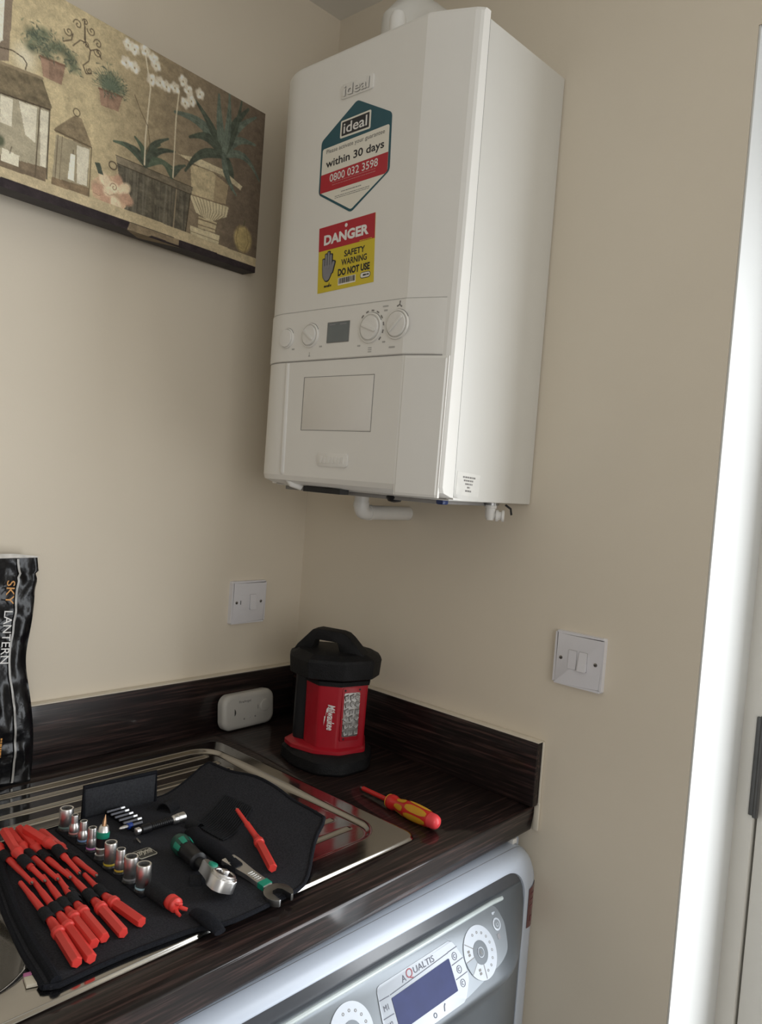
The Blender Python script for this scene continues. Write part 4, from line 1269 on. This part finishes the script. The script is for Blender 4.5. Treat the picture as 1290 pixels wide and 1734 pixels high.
# ------------------------------------------------------------------ red insulated blades
RB = .0060
BLADES = [
    # end of handle, collar, tip
    ('L', (-0.7668, -0.5630), (-0.7571, -0.4977), (-0.7450, -0.374), 0, 'lower-row red insulated blade nearest the bowl, closest to the camera'),
    ('L', (-0.7532, -0.5659), (-0.7448, -0.4940), (-0.7315, -0.376), 0, 'lower-row red insulated blade, second from the bowl side'),
    ('L', (-0.7390, -0.5446), (-0.7325, -0.4811), (-0.7185, -0.376), 0, 'lower-row red insulated blade, third from the bowl side'),
    ('L', (-0.7262, -0.5418), (-0.7200, -0.4775), (-0.7055, -0.384), 0, 'lower-row red insulated blade, fourth from the bowl side'),
    ('L', (-0.7072, -0.5464), (-0.7013, -0.4825), (-0.6925, -0.380), 0, 'lower-row red insulated blade lying just left of the last one'),
    ('L', (-0.6819, -0.5409), (-0.6858, -0.4809), (-0.6800, -0.402), 0, 'lower-row red insulated blade nearest the sockets'),
    ('U', (-0.7310, -0.2470), (-0.7330, -0.2850), (-0.7382, -0.3950), 0, 'back-row red insulated blade at the picture edge, cut by the frame'),
    ('U', (-0.7163, -0.2570), (-0.7268, -0.3255), (-0.7250, -0.4000), 1, 'back-row red insulated blade lying on top, second from the left'),
    ('U', (-0.7035, -0.2434), (-0.7095, -0.2999), (-0.7120, -0.4050), 0, 'back-row red insulated blade, third from the left, half hidden'),
    ('U', (-0.6910, -0.2432), (-0.6975, -0.3126), (-0.6990, -0.4100), 0, 'back-row red insulated blade, fourth from the left'),
    ('U', (-0.6925, -0.2659), (-0.6865, -0.3261), (-0.6865, -0.4080), 1, 'back-row red insulated blade lying on top, fifth from the left'),
    ('U', (-0.6735, -0.2707), (-0.6740, -0.3322), (-0.6735, -0.4250), 0, 'back-row red insulated blade nearest the sockets'),
]


def blade(pe, pc, pt, zs, label, group, k=0, tip='flat', sleeved=True):
    pe = Vector(pe); pc = Vector(pc); pt = Vector(pt)
    d1 = (pc - pe).normalized(); L1 = (pc - pe).length
    nk_ = .020 if k < 0.3 and group else .011
    t_ = thing('insulated_blade', (pe + pt) / 2, label, 'screwdriver blade', group)
    MB().lathe(pe, d1, [(0, RB * .86), (.0012, RB), (L1 - .012, RB), (L1 - .0105, RB * .93)], 6, rot=.52 + k).build('handle', RED, t_, angle=25)
    MB().lathe(pe, d1, [(L1 - .0112, RB * .88), (L1 - .009, RB * .90), (L1 - .0075, RB * 1.16), (L1 - .002, RB * 1.18), (L1, RB * .95), (L1 + nk_, RB * .78), (L1 + nk_ + .001, RB * .6)], 22).build('collar', RED, t_)
    ps = pe + d1 * (L1 + nk_); d2 = (pt - ps).normalized(); L2 = (pt - ps).length
    MB().lathe(ps, d2, [(0, .0042), (.004, .0041), (.03, .0040), (L2 - .040, .0036), (L2 - .034, .0031), (L2 - .004, .0027)], 16).build('shaft', RED, t_)
    if tip == 'flat':
        MB().lathe(ps, d2, [(L2 - .006, .0020), (L2 - .003, .0018), (L2, .0009)], 8).build('tip', CHROMED, t_, label='dark steel tip')
    if sleeved:
        sl_ = .022
        st_ = .003
        sleeve(ps + d2 * st_, d2, sl_, .0066)
    return t_


for k, (kind, pe, pc, pt, up, label) in enumerate(BLADES):
    z = ZM + RB + .0006
    zu = z + .0085 if up else z
    blade((*pe, zu), (*pc, zu), (*pt, ZM + .0055 + (.0035 if kind == 'U' else 0)), z, label, 'red insulated blades in the tool roll', k * .21)
# empty elastic loops between the tools
for x, y in ((-0.7120, -0.452),):
    sleeve((x, y, ZM + .0055), (.05, 1, 0), .022, .0055)

# the loose blade on the curled end
q0, q1, q2 = Vector((-0.4963, -0.5384, ZM + .0072)), Vector((-0.4670, -0.4713, ZM + .0095)), Vector((-0.4497, -0.3968, ZM + .0245))
blade(q0, q1, q2, 0, 'loose red insulated blade leaning against the curled right end of the roll', None, .2, 'flat', False)

# ------------------------------------------------------------------ sockets
strip = MB(); strip.box(-0.6515, -0.6325, -0.487, -0.263, ZM - .0004, ZM + .0022, .001); strip.build('socket_strip', FABRIC2, roll)


def socket(x, y, h, r, r2, band, label):
    t_ = thing('socket', (x, y, ZM), label, 'socket', 'sockets standing in a row on the tool roll')
    z0 = ZM + .0026
    if r2:
        pr_ = [(0, r * .92), (.001, r), (.0135, r), (.0165, r2 * 1.06), (.018, r2), (h - .001, r2), (h, r2 * .93)]; top_r = r2
    else:
        pr_ = [(0, r * .90), (.001, r * .93), (.009, r * .93), (.0105, r), (h - .001, r), (h, r * .95)]; top_r = r
    m_ = MB(); m_.lathe((x, y, z0), (0, 0, 1), pr_ + [(h, top_r * .74)], 32, ends=False)
    hx = MB()
    m_.loft([[Vector((x, y, z0 + zz)) + Vector((math.cos(a), math.sin(a), 0)) * top_r * .74 for a in np.linspace(0, 2 * PI, 13)[:-1]] for zz in (h, h - .009)], True, False, True)
    m_.build('body', CHROME, t_)
    MB().lathe((x, y, z0 + h - .0088), (0, 0, 1), [(0, top_r * .70), (.0003, top_r * .70)], 12).build('bore', DARK, t_)
    MB().lathe((x, y, z0 + .0032), (0, 0, 1), [(0, r * 1.0), (.0003, r * 1.03), (.0022, r * 1.03), (.0025, r * 1.0)], 32, ends=False).build('colour_ring', band, t_)
    st_ = MB(); st_.lathe((x, y, ZM + .0018), (0, 0, 1), [(0, r * 1.15), (.0016, r * 1.12), (.0022, r * .7)], 24); st_.build('socket_stud', BLACKP, roll)
    return t_


cm = lambda n, c: mat(n, c, 0.4)
socket(-0.6401, -0.2723, .0290, .0093, None, cm('ring_grey_green', (0.16, 0.24, 0.22)), 'large straight silver socket at the back end of the row')
socket(-0.6402, -0.2966, .0280, .0068, .0046, cm('ring_pale_red', (0.50, 0.24, 0.22)), 'small stepped socket with a pale red ring, second in the row')
socket(-0.6410, -0.3228, .0292, .0069, .0050, cm('ring_blue', (0.18, 0.30, 0.52)), 'small stepped socket with a blue ring')
socket(-0.6426, -0.3495, .0305, .0067, .0056, cm('ring_magenta', (0.55, 0.18, 0.46)), 'small stepped socket with a magenta ring')
socket(-0.6446, -0.4009, .0310, .0078, None, cm('ring_yellow', (0.60, 0.46, 0.05)), 'straight socket with a yellow ring')
socket(-0.6427, -0.4223, .0298, .0068, .0058, cm('ring_amber', (0.62, 0.42, 0.06)), 'small stepped socket with a yellow ring')
socket(-0.6430, -0.4474, .0305, .0086, None, cm('ring_grey', (0.22, 0.22, 0.23)), 'straight socket with a grey ring, beside the patch')
socket(-0.6423, -0.4749, .0316, .0089, None, cm('ring_pale_blue', (0.40, 0.62, 0.72)), 'large straight socket with a pale blue ring at the front of the row')
# adapter with a bit holder standing on it
ax_, ay_ = -0.6432, -0.3751
ad = thing('bit_adapter', (ax_, ay_, ZM), 'upright bit holder with a green ring and pointed bit among the sockets', 'bit holder')
MB().lathe((ax_, ay_, ZM + .0026), (0, 0, 1), [(0, .0068), (.001, .0074), (.006, .0074), (.0065, .0060), (.009, .0060), (.0095, .0072), (.014, .0072), (.0155, .0058)], 28).build('adapter', CHROME, ad)
LN = Vector((.12, .06, 1)).normalized(); B0 = Vector((ax_, ay_, ZM + .0175))
MB().lathe(B0, LN, [(0, .0066), (.0115, .0074), (.012, .0070)], 28).build('sleeve', BLACKP, ad)
MB().lathe(B0, LN, [(.0115, .0078), (.0122, .0082), (.0185, .0082), (.0190, .0074)], 28).build('green_ring', GREEN, ad, label='bright green ring')
MB().lathe(B0, LN, [(.0188, .0072), (.0255, .0058), (.0265, .0048)], 28).build('chuck', CHROME, ad)
MB().lathe(B0, LN, [(.026, .0030), (.031, .0026), (.040, .0004)], 8).build('bit', COPPER, ad, label='bronze pointed bit')
st_ = MB(); st_.lathe((ax_, ay_, ZM + .0018), (0, 0, 1), [(0, .0085), (.0016, .0083), (.0022, .005)], 24); st_.build('socket_stud', BLACKP, roll)

# ------------------------------------------------------------------ bits in their strip
hb = MB(); hb.box(-0.5735, -0.5590, -0.3315, -0.2560, ZM - .0003, ZM + .0034, .0012)
for k in range(7): hb.box(-0.5735, -0.5590, -0.2600 - k * .0115 - .0011, -0.2600 - k * .0115 + .0011, ZM + .003, ZM + .0072, .0008)
hb.build('bit_strip', FABRIC2, roll)
ORD = ('nearest the flap', 'second from the flap', 'third from the flap', 'fourth from the flap', 'fifth from the flap')
for k in range(6):
    y = -0.2657 - k * .0115; z = ZM + .0066
    if k < 5:
        t_ = thing('screw_bit', (-0.565, y, ZM), 'small dark screw bit, ' + ORD[k], 'screw bit', 'bits in the bit strip')
        MB().lathe((-0.578, y, z), (1, 0, 0), [(0, .0022), (.001, .0027), (.022, .0027)], 6).build('shank', BCHROME, t_, angle=20)
        MB().lathe((-0.5565, y, z), (1, 0, 0), [(0, .0026), (.001, .0027), (.007, .0024), (.008, .0018)], 6).build('end', CHROMED, t_, angle=20)
    else:
        t_ = thing('screw_bit', (-0.57, y, ZM), 'silver cross-head bit with a bright blue ring', 'screw bit', 'bits in the bit strip')
        MB().lathe((-0.575, y, z), (1, 0, 0), [(0, .0030), (.020, .0030)], 6).build('shank', BCHROME, t_, angle=20)
        MB().lathe((-0.5765, y, z), (1, 0, 0), [(0, .0040), (.0006, .0043), (.0058, .0043), (.0064, .0040)], 20).build('ring', BLUEP, t_, label='blue ring')
        MB().lathe((-0.5895, y, z), (1, 0, 0), [(0, .0007), (.002, .0022), (.006, .0027), (.0135, .0024)], 10).build('tip', CHROME, t_)

# flexible bit holder
fx = thing('bit_holder_shaft', (-0.54, -0.345, ZM), 'black ribbed bit holder shaft with a silver end beside the bits', 'bit holder')
zf = ZM + .0072
a0 = Vector((-0.5775, -0.3450, zf)); a1 = Vector((-0.5000, -0.3440, zf)); df = (a1 - a0).normalized()
MB().lathe(a0, df, [(0, .0035), (.001, .0050), (.006, .0050), (.0065, .0038), (.009, .0038)], 20).build('socket_end', CHROME, fx)
pr_ = [(.008, .0050), (.009, .0062), (.022, .0062), (.023, .0048)]
for k in range(11):
    x = .024 + k * .0030; pr_ += [(x, .0046), (x + .0008, .0054), (x + .0020, .0054), (x + .0028, .0046)]
MB().lathe(a0, df, pr_, 20).build('ribbed_shaft', BLACKP, fx)
MB().lathe(a0, df, [(.0575, .0046), (.060, .0064), (.066, .0064), (.0665, .0070), (.077, .0070), (.0778, .0062), (.0778, .0045), (.073, .0044)], 24).build('chuck', CHROME, fx)
pn_ = thing('small_pin', (-0.583, -0.366, ZM), 'tiny dark pin lying in front of the ribbed bit holder', 'pin')
MB().lathe((-0.5815, -0.3560, ZM + .0026), (-.15, -1, 0), [(0, .0016), (.012, .0014), (.014, .0004)], 10).build('pin', CHROMED, pn_)

# ------------------------------------------------------------------ ratchet
rz = ZM + .0135
ra = thing('ratchet', (-0.565, -0.48, ZM), 'small black and green ratchet with a round steel head', 'ratchet')
r0 = Vector((-0.5555, -0.4130, rz)); r1 = Vector((-0.5770, -0.5420, rz)); dr = (r1 - r0).normalized()
MB().lathe(r0, dr, [(0, .006), (.002, .0108), (.008, .0128), (.018, .0130), (.026, .0118)], 28).build('grip_end', GREEND, ra, label='dark green grip end')
MB().lathe(r0, dr, [(.0255, .0116), (.030, .0112), (.045, .0108), (.054, .0104), (.060, .0115), (.064, .0115), (.066, .0085)], 28).build('grip', BLACKP, ra)
gp = MB()
u_ = dr.cross(Vector((0, 0, 1))).normalized(); v_ = u_.cross(dr).normalized()
for a in (1.3, 2.4, .4):
    g = []
    for t in np.linspace(.016, .030, 5):
        r_ = np.interp(t, [.008, .018, .026, .030], [.0128, .0130, .0118, .0112]) + .0005
        g.append([gp.bm.verts.new(r0 + dr * float(t) + (u_ * math.cos(b2) + v_ * math.sin(b2)) * float(r_)) for b2 in np.linspace(a - .28, a + .28, 5)])
    for i in range(4):
        for j in range(4): gp.face([g[i][j], g[i + 1][j], g[i + 1][j + 1], g[i][j + 1]])
gp.build('grip_inlay', GREEN, ra, label='green grip inlays')
MB().lathe(r0, dr, [(.065, .0072), (.080, .0066), (.084, .0062)], 20).build('neck', BLACKP, ra)
hc = r1 + Vector((0, 0, .0030)); hax = Vector((.28, -.42, .86)).normalized()
HF = Frame(hc - hax * .007, (-dr).cross(hax), -dr)
hd_ = MB()
HFp = Frame(hc - hax * .0085, HF.r, HF.u)
outl = roundpoly([(-.0155, -.010), (-.008, -.0165), (.008, -.0165), (.0155, -.010), (.0165, .004), (.010, .017), (.0075, .031), (.0065, .047), (-.0065, .047), (-.0075, .031), (-.010, .017), (-.0165, .004)], .004, 4)
hd_.prism(HFp, outl, .001, .0155, .0022); hd_.build('head', CHROME, ra, angle=40)
hr = MB(); hr.lathe(HFp(0, 0, .0150), HFp.n, [(0, .0145), (.003, .0145), (.0042, .0132), (.0042, .0112), (.0030, .0108)], 36, ends=False); hr.build('head_rim', CHROME, ra)
MB().lathe(HFp(0, 0, .0150), HFp.n, [(0, .0112), (.0032, .0112)], 30).build('mechanism', BCHROME, ra)
sq = MB(); sq.prism(HFp, roundpoly([(-.0036, -.0036), (.0036, -.0036), (.0036, .0036), (-.0036, .0036)], .001, 2), .018, .0225, .0008); sq.build('square_drive', CHROME, ra)
sw_ = MB(); sw_.prism(HFp, roundpoly([(-.0055, .0240), (.0055, .0240), (.0055, .0345), (-.0055, .0345)], .004, 4), .0150, .0180, .001); sw_.build('switch', GREEN, ra, label='bright green direction switch')

# ------------------------------------------------------------------ spanner
wz = ZM + .0035
wr_ = thing('spanner', (-0.528, -0.54, ZM), 'silver open-ended spanner with a green band, its jaw over the sink edge', 'spanner')
FWr = Frame((-0.5268, -0.500, wz), (1, 0.02, 0.05), (-.02, 1, .055))
sh = MB(); sh.prism(FWr, roundpoly([(-.0105, .016), (.0105, .016), (.0095, 0), (.0068, -.030), (.0070, -.066), (-.0070, -.066), (-.0068, -.030), (-.0095, 0)], .003, 3), .001, .0072, .0015)
sh.build('handle', CHROME, wr_, angle=40)
jaw = []
cx, cy = -.0005, -.0845
jr = .0182
for k in range(0, 19):
    a = PI / 2 + (k - 9) / 9 * (PI * .80)
    jaw.append((cx + jr * math.cos(a), cy + jr * math.sin(a)))
jaw = jaw[::-1]
jaw_in = [(cx + .0080, cy - .0140), (cx + .0082, cy + .002), (cx + .0042, cy + .0068), (cx - .0042, cy + .0068), (cx - .0082, cy + .002), (cx - .0080, cy - .0140)]
jw = MB(); jw.prism(FWr, jaw + jaw_in, -.0005, .0078, .0008); jw.build('jaw', CHROMED, wr_, angle=40)
plate('green_band', FWr, [(-.0073, -.0640), (.0073, -.0640), (.0072, -.0535), (-.0072, -.0535)], GREEN, wr_, .0005, .0077, label='green band behind the jaw')
emb = MB(); rnd = random.Random(4)
for k in range(5): emb.prism(FWr, rrect(-.0040, .0040, -.048 + k * .0042, -.0455 + k * .0042, .0008), .0068, .0076)
for k in range(7): emb.prism(FWr, circle(rnd.uniform(-.006, .006), rnd.uniform(-.004, .012), .0017, 10), .0068, .0077)
emb.build('embossing', mat('pale_embossing', (0.62, 0.62, 0.60), .3, metal=.6), wr_)

# ------------------------------------------------------------------ red clip end in its loop
rc0 = Vector((-0.6389, -0.4890, ZM + .0088)); rc1 = Vector((-0.6368, -0.5400, ZM + .0088)); dc = (rc1 - rc0).normalized()
sleeve(rc0, dc, .036, .0105, squash=.82)
cl_ = thing('pronged_adapter', (-0.637, -0.535, ZM), 'red plastic adapter with small prongs poking out of a black loop at the front', 'adapter')
MB().lathe(rc0, dc, [(.004, .0072), (.036, .0078), (.038, .0086), (.043, .0086), (.0442, .0078), (.0455, .0086), (.0490, .0084), (.0505, .0070), (.0515, .0045)], 28).build('body', RED, cl_)
pg = MB()
u_ = dc.cross(Vector((0, 0, 1))).normalized(); v_ = u_.cross(dc).normalized()
e_ = rc0 + dc * .050
pg.tube([e_ + u_ * .002 - v_ * .003, e_ + dc * .006 + u_ * .003 - v_ * .005, e_ + dc * .011 + u_ * .003 - v_ * .0058], [.0022, .0022, .0017], 10)
pg.tube([e_ - u_ * .003 - v_ * .002, e_ + dc * .005 - u_ * .006 - v_ * .0035, e_ + dc * .008 - u_ * .009 - v_ * .0045], [.0022, .0024, .0020], 10)
pg.tube([e_ + v_ * .004 + u_ * .003, e_ + dc * .003 + v_ * .003, e_ + dc * .002 - u_ * .005 + v_ * .001], .0016, 10)
pg.build('prongs', RED, cl_)

# scrap under the roll
er = thing('paper_scrap', (-0.803, -0.55, 0.905), 'small white and pink paper scrap poking out from under the roll by the bowl', 'scrap')
FE = Frame((-0.8130, -0.5545, 0.9052), (.018, -.0030, 0), (.004, .018, 0))
MB().prism(FE, [(0, 0), (.024, -.004), (.024, .013), (.001, .015)], 0, .0030, .0008).build('paper', mat('off_white_paper', (0.62, 0.57, 0.47), .6), er)
MB().prism(FE, [(.001, .0152), (.017, .0138), (.016, .0200), (.002, .0205)], 0, .0034, .0008).build('pink_edge', mat('pink_paper', (0.45, 0.14, 0.30), .6), er, label='pink edge')

# ------------------------------------------------------------------ washing machine
wm = thing('washing_machine', (-0.307, -0.33, 0), 'white washing machine with silver control fascia under the worktop', 'washing machine')
XL, XR = -0.745, -0.006
MB().box(XL + .002, XR - .002, -0.598, -0.03, 0.012, 0.842, .006).build('cabinet', WASHW, wm)


def wring(y, ins, itop, r, zb=.02, ztop=.845):
    return [(x, y, z) for x, z in rrect(XL + ins, XR - ins, zb + ins * .3, ztop - itop, r, 10)]


fm = MB()
FRY = [.6005, .616, .628, .636, .6405, .6425, .6435, .6430, .6395]
FRI = [.0005, .0015, .005, .011, .022, .034, .044, .0475, .0485]
FRT = [.0005, .0008, .0032, .0068, .011, .0145, .0175, .0190, .0205]
fm.loft([wring(-y_, i_, t_, r_) for y_, i_, t_, r_ in zip(FRY, FRI, FRT, [.050, .052, .056, .060, .064, .064, .062, .060, .058])], True, True, False)
fm.build('front_frame', WASHW, wm, angle=40)
smr = MB(); smr.loft([wring(-0.6188, .0020, .0010, .053), wring(-0.6196, .0022, .0010, .053)], True, False, False); smr.build('seam', LINE, wm)
# dark channel under the lip
dk = MB()
dk.loft([wring(-0.6398, .0486, .0206, .058), wring(-0.6392, .075, .060, .05)], True, False, True)
dk.build('recess', WASHD, wm, label='glossy dark recess under the lip')
# fascia: sloping control area, then the lower front
FV = Vector((0, -.507, -.862))
FW_ = Frame((0, -0.66, 0.7686), (1, 0, 0), -FV)                 # b runs up the slope; b = -v


def fas_x(z):   # right-hand limit of the fascia follows the frame's rounded corner
    dz = max(0.0, z - (.845 - .0215 - .058)); dz = min(dz, .057)
    return XR - .0490 - (.058 - math.sqrt(.058 ** 2 - dz ** 2))


fs = MB()
R_ = []
PRO = [(-0.6390, .8000), (-0.6425, .7990), (-0.6445, .7960)]
for v in (-.023, 0.0, .02, .04, .060): PRO.append((-0.66 + v * -.507, .7686 - v * .862))
PRO += [(-0.6905, .7080), (-0.6860, .6980), (-0.6770, .6890), (-0.6710, .670), (-0.6690, .60), (-.668, .30), (-.666, .06), (-.640, .055)]
for (y, z) in PRO:
    row = []
    xr_ = fas_x(z); xl_ = XL - XR + 0 * xr_; xl_ = XL - (xr_ - XR) * 1.0
    n_ = 24
    for i in range(n_ + 1):
        t = i / n_; x = xl_ + (xr_ - xl_) * t
        e = min(min(t, 1 - t) / .16, 1)
        dyb = (1 - e) ** 1.3 * max(0, (-y - .640))
        row.append((x, y + dyb * .92, z))
    R_.append(row)
fs.loft(R_, False, False, False)
fs.build('fascia', WASHS, wm, angle=50, label='silver grey front fascia')
# paler control strip with a rounded right end and a top ridge, its highlight put into the colour
cst = [(-0.7200, .0285), (-0.1480, .0290), (-0.1385, .0), (-0.1500, -.034), (-0.1720, -.0440), (-0.262, -.0560), (-0.7200, -.056)]
cs = MB(); cs.prism(FW_, roundpoly(cst[::-1], .010, 5), -.020, .0022, .0012); ctl = cs.build('control_strip', WASHP, wm, angle=40, label='pale silver control strip')
MB().tube([FW_(-.700, .0310, .0005), FW_(-.30, .0315, .0008), FW_(-.150, .0315, .0003), FW_(-.122, .0295, -.0025)], .0034, 10).build('ridge_highlight', mat('fascia_ridge_highlight', (0.50, 0.56, 0.56), .25), wm, label='fascia top ridge with a highlight put into its pale colour')
# display bezel
bz = [(-0.4140, .0160), (-0.2640, .0185), (-0.2580, .0120), (-0.2480, -.010), (-0.2490, -.036), (-0.2680, -.0575), (-0.4200, -.0575), (-0.4190, -.020)]
bzo = plate('display_bezel', FW_, roundpoly(bz[::-1], .006, 5), BEZEL, wm, .0022, .0034, .0008, label='white display surround')
plate('screen', FW_, roundpoly([(-0.3955, -.0420), (-0.2775, -.0410), (-0.2765, -.0005), (-0.3950, -.0040)], .001, 2), SCREEN, bzo, .0034, .0040)
ln = MB()
for a, c2 in (((-.4150, .0006), (-.3975, .0000)), ((-.4165, -.0200), (-.3975, -.0205)), ((-.2745, .0065), (-.2545, .0072)), ((-.2745, -.0105), (-.2495, -.0092)), ((-.2745, -.0285), (-.2490, -.0275)), ((-.3955, .0000), (-.2745, .0060))):
    d_ = Vector((c2[0] - a[0], c2[1] - a[1])); n2 = Vector((-d_.y, d_.x)).normalized() * .00045
    ln.prism(FW_, [(a[0] - n2.x, a[1] - n2.y), (c2[0] - n2.x, c2[1] - n2.y), (c2[0] + n2.x, c2[1] + n2.y), (a[0] + n2.x, a[1] + n2.y)], .0034, .0038)
ln.build('button_lines', PRINTD, bzo, smooth=False)
text('lettering', 'A', FW_, -.3660, .0082, .0080, .0078, PRINTD, bzo, c=.0038)
text('lettering', 'Q', FW_, -.3540, .0092, .0125, .0130, PRINTR, bzo, c=.0038)
text('lettering', 'UALTIS', FW_, -.3245, .0100, .0420, .0078, PRINTD, bzo, c=.0038)
text('lettering', 'M1', FW_, -.4075, -.0100, .0085, .0065, PRINTD, bzo, c=.0038)
text('lettering', 'M2', FW_, -.4075, -.0295, .0085, .0065, PRINTD, bzo, c=.0038)
for cx, cy in ((-.2645, -.0020), (-.2630, -.0195), (-.2640, -.0365)):
    plate('button_ring', FW_, sector(cx, cy, .0042, .0050, 0, 2 * PI - .01, 20), PRINTD, bzo, .0034, .0038)
    plate('button_symbol', FW_, sector(cx, cy, .0015, .0023, .6, 5.2, 12), PRINTD, bzo, .0034, .0038)
plate('button_symbol', FW_, sector(-.3306, -.0500, .0022, .0032, 0, 2 * PI - .01, 14), PRINTD, bzo, .0034, .0038)
plate('button_symbol', FW_, [(-.3130, -.0525), (-.3115, -.0525), (-.3098, -.0475), (-.3070, -.0450), (-.3085, -.0440), (-.3110, -.0465)], PRINTD, bzo, .0034, .0038)


def selector(cx, cy, label, flip=False):
    dsk = MB(); dsk.prism(FW_, circle(cx, cy, .0350, 48), .0018, .0034, .0004)
    o = dsk.build('programme_dial', BEZEL, wm, label=label)
    plate('dial_centre', FW_, circle(cx, cy, .0155, 36), WASHS, o, .0030, .0038)
    plate('dial_hub', FW_, circle(cx, cy, .0068, 24), BEZEL, o, .0040, .0044)
    plate('dial_hub', FW_, circle(cx, cy, .0058, 24), WASHS, o, .0044, .0046)
    text('symbol', 'K', FW_, cx, cy, .0050, .0060, LINE, o, c=.0048)
    plate('dial_window', FW_, sector(cx, cy, .0150, .0348, PI * 1.02, PI * 1.19, 8), WASHP, o, .0034, .0037)
    g = MB()
    for a in (PI * .80, PI * 1.02, PI * 1.19, PI * 1.47):
        G = FW_.turned(cx, cy, a); g.prism(G, [(.0150, -.0004), (.0335, -.0004), (.0335, .0004), (.0150, .0004)], .0034, .0038)
    for k in range(9):
        a = PI * 1.55 + k * PI * 1.15 / 9
        x_, y_ = cx + .0255 * math.cos(a), cy + .0255 * math.sin(a)
        g.prism(FW_, sector(x_, y_, .0012, .0019, 0, 2 * PI - .01, 8), .0034, .0037)
    for a in (PI * .91, PI * 1.33):
        x_, y_ = cx + .0245 * math.cos(a), cy + .0245 * math.sin(a)
        for k in range(2): g.prism(FW_, rrect(x_ - .0022, x_ + .0022, y_ - .0040 + k * .0045, y_ - .0008 + k * .0045, .0005), .0034, .0038)
    g.build('dial_marks', LINE, o, smooth=False)
    return o


selector(-.2110, -.0165, 'white programme dial to the right of the display')
selector(-.4690, -.0150, 'white programme dial to the left of the display')
pwr = plate('power_button', FW_, circle(-.1580, .0035, .0088, 28), BEZEL, wm, .0022, .0032, .0006)
plate('button_centre', FW_, circle(-.1580, .0035, .0062, 24), WASHP, pwr, .0032, .0036)
plate('power_symbol', FW_, sector(-.1580, .0030, .0022, .0030, -PI * 1.35, PI * .35, 14), BEZEL, pwr, .0036, .0039)
iq = MB(); iq.prism(FW_, rrect(-.1610, -.1565, .0170, .0205, .001), .0022, .0026); iq.prism(FW_, rrect(-.1565, -.1535, .0185, .0200, .0006), .0022, .0026); iq.build('lock_symbol', BEZEL, wm)
iq = MB(); iq.prism(FW_, rrect(-.1645, -.1580, -.0160, -.0085, .001), .0022, .0026); iq.build('indicator', SGREY, wm)
# door ring
dr_ = MB(); FDr = Frame((-0.3065, -0.668, 0.400), (1, 0, 0), (0, 0, 1))
dr_.lathe(FDr(0, 0, -.004), FDr.n, [(0, .232), (.014, .230), (.026, .220), (.030, .205), (.024, .185), (.010, .175)], 64, ends=False)
dro = dr_.build('door_ring', WASHS, wm, label='round door surround')
MB().lathe(FDr(0, 0, 0), FDr.n, [(0, .184), (.012, .182), (.024, .150), (.030, .08), (.032, 0)], 48).build('door_glass', WASHD, dro)
# maroon label on the right-hand edge of the frame
ml = MB()
lab = [(-0.6190, .786), (-0.6350, .783), (-0.6360, .745), (-0.6310, .703), (-0.6190, .716)]
FSd = Frame((0, 0, 0), (0, -1, 0), (0, 0, 1))


def frame_pt(ins, z, lift=.0008):  # a point on the frame's rounded right-hand edge
    y_ = -float(np.interp(ins, FRI[:7], FRY[:7]))
    return Vector((XR - ins + lift * .55, y_ - lift * .85, z))


def edge_patch(i0, i1, z0, z1, lift, sk=0.0):
    o = MB(); n_ = 9
    g = [[o.bm.verts.new(frame_pt(i0 + (i1 - i0) * a / 8, z0 + (z1 - z0) * b_ / 4 + sk * (a / 8) * (1 - 2 * b_ / 4) * .5, lift)) for a in range(n_)] for b_ in range(5)]
    for b_ in range(4):
        for a in range(8): o.face([g[b_][a], g[b_][a + 1], g[b_ + 1][a + 1], g[b_ + 1][a]])
    return o


mlo = edge_patch(.0080, .0370, .7100, .7840, .0008, .010).build('side_label', MAROON, wm, label='glossy maroon label on the right edge')
for z_ in (.768, .758, .748):
    edge_patch(.014, .030, z_, z_ + .0016, .0012).build('label_print', mat('dull_pink_print', (0.22, 0.08, 0.09), .5), mlo)
edge_patch(.018, .026, .722, .731, .0012).build('label_print', MATS['dull_pink_print'], mlo)
# small white block between worktop and machine
blk = thing('fixing_block', (-0.045, -0.600, 0.846), 'tiny white block under the worktop, on top of the washing machine', 'block')
MB().box(-0.052, -0.040, -0.612, -0.600, 0.8435, 0.8518, .001).build('block', PIPEW, blk)
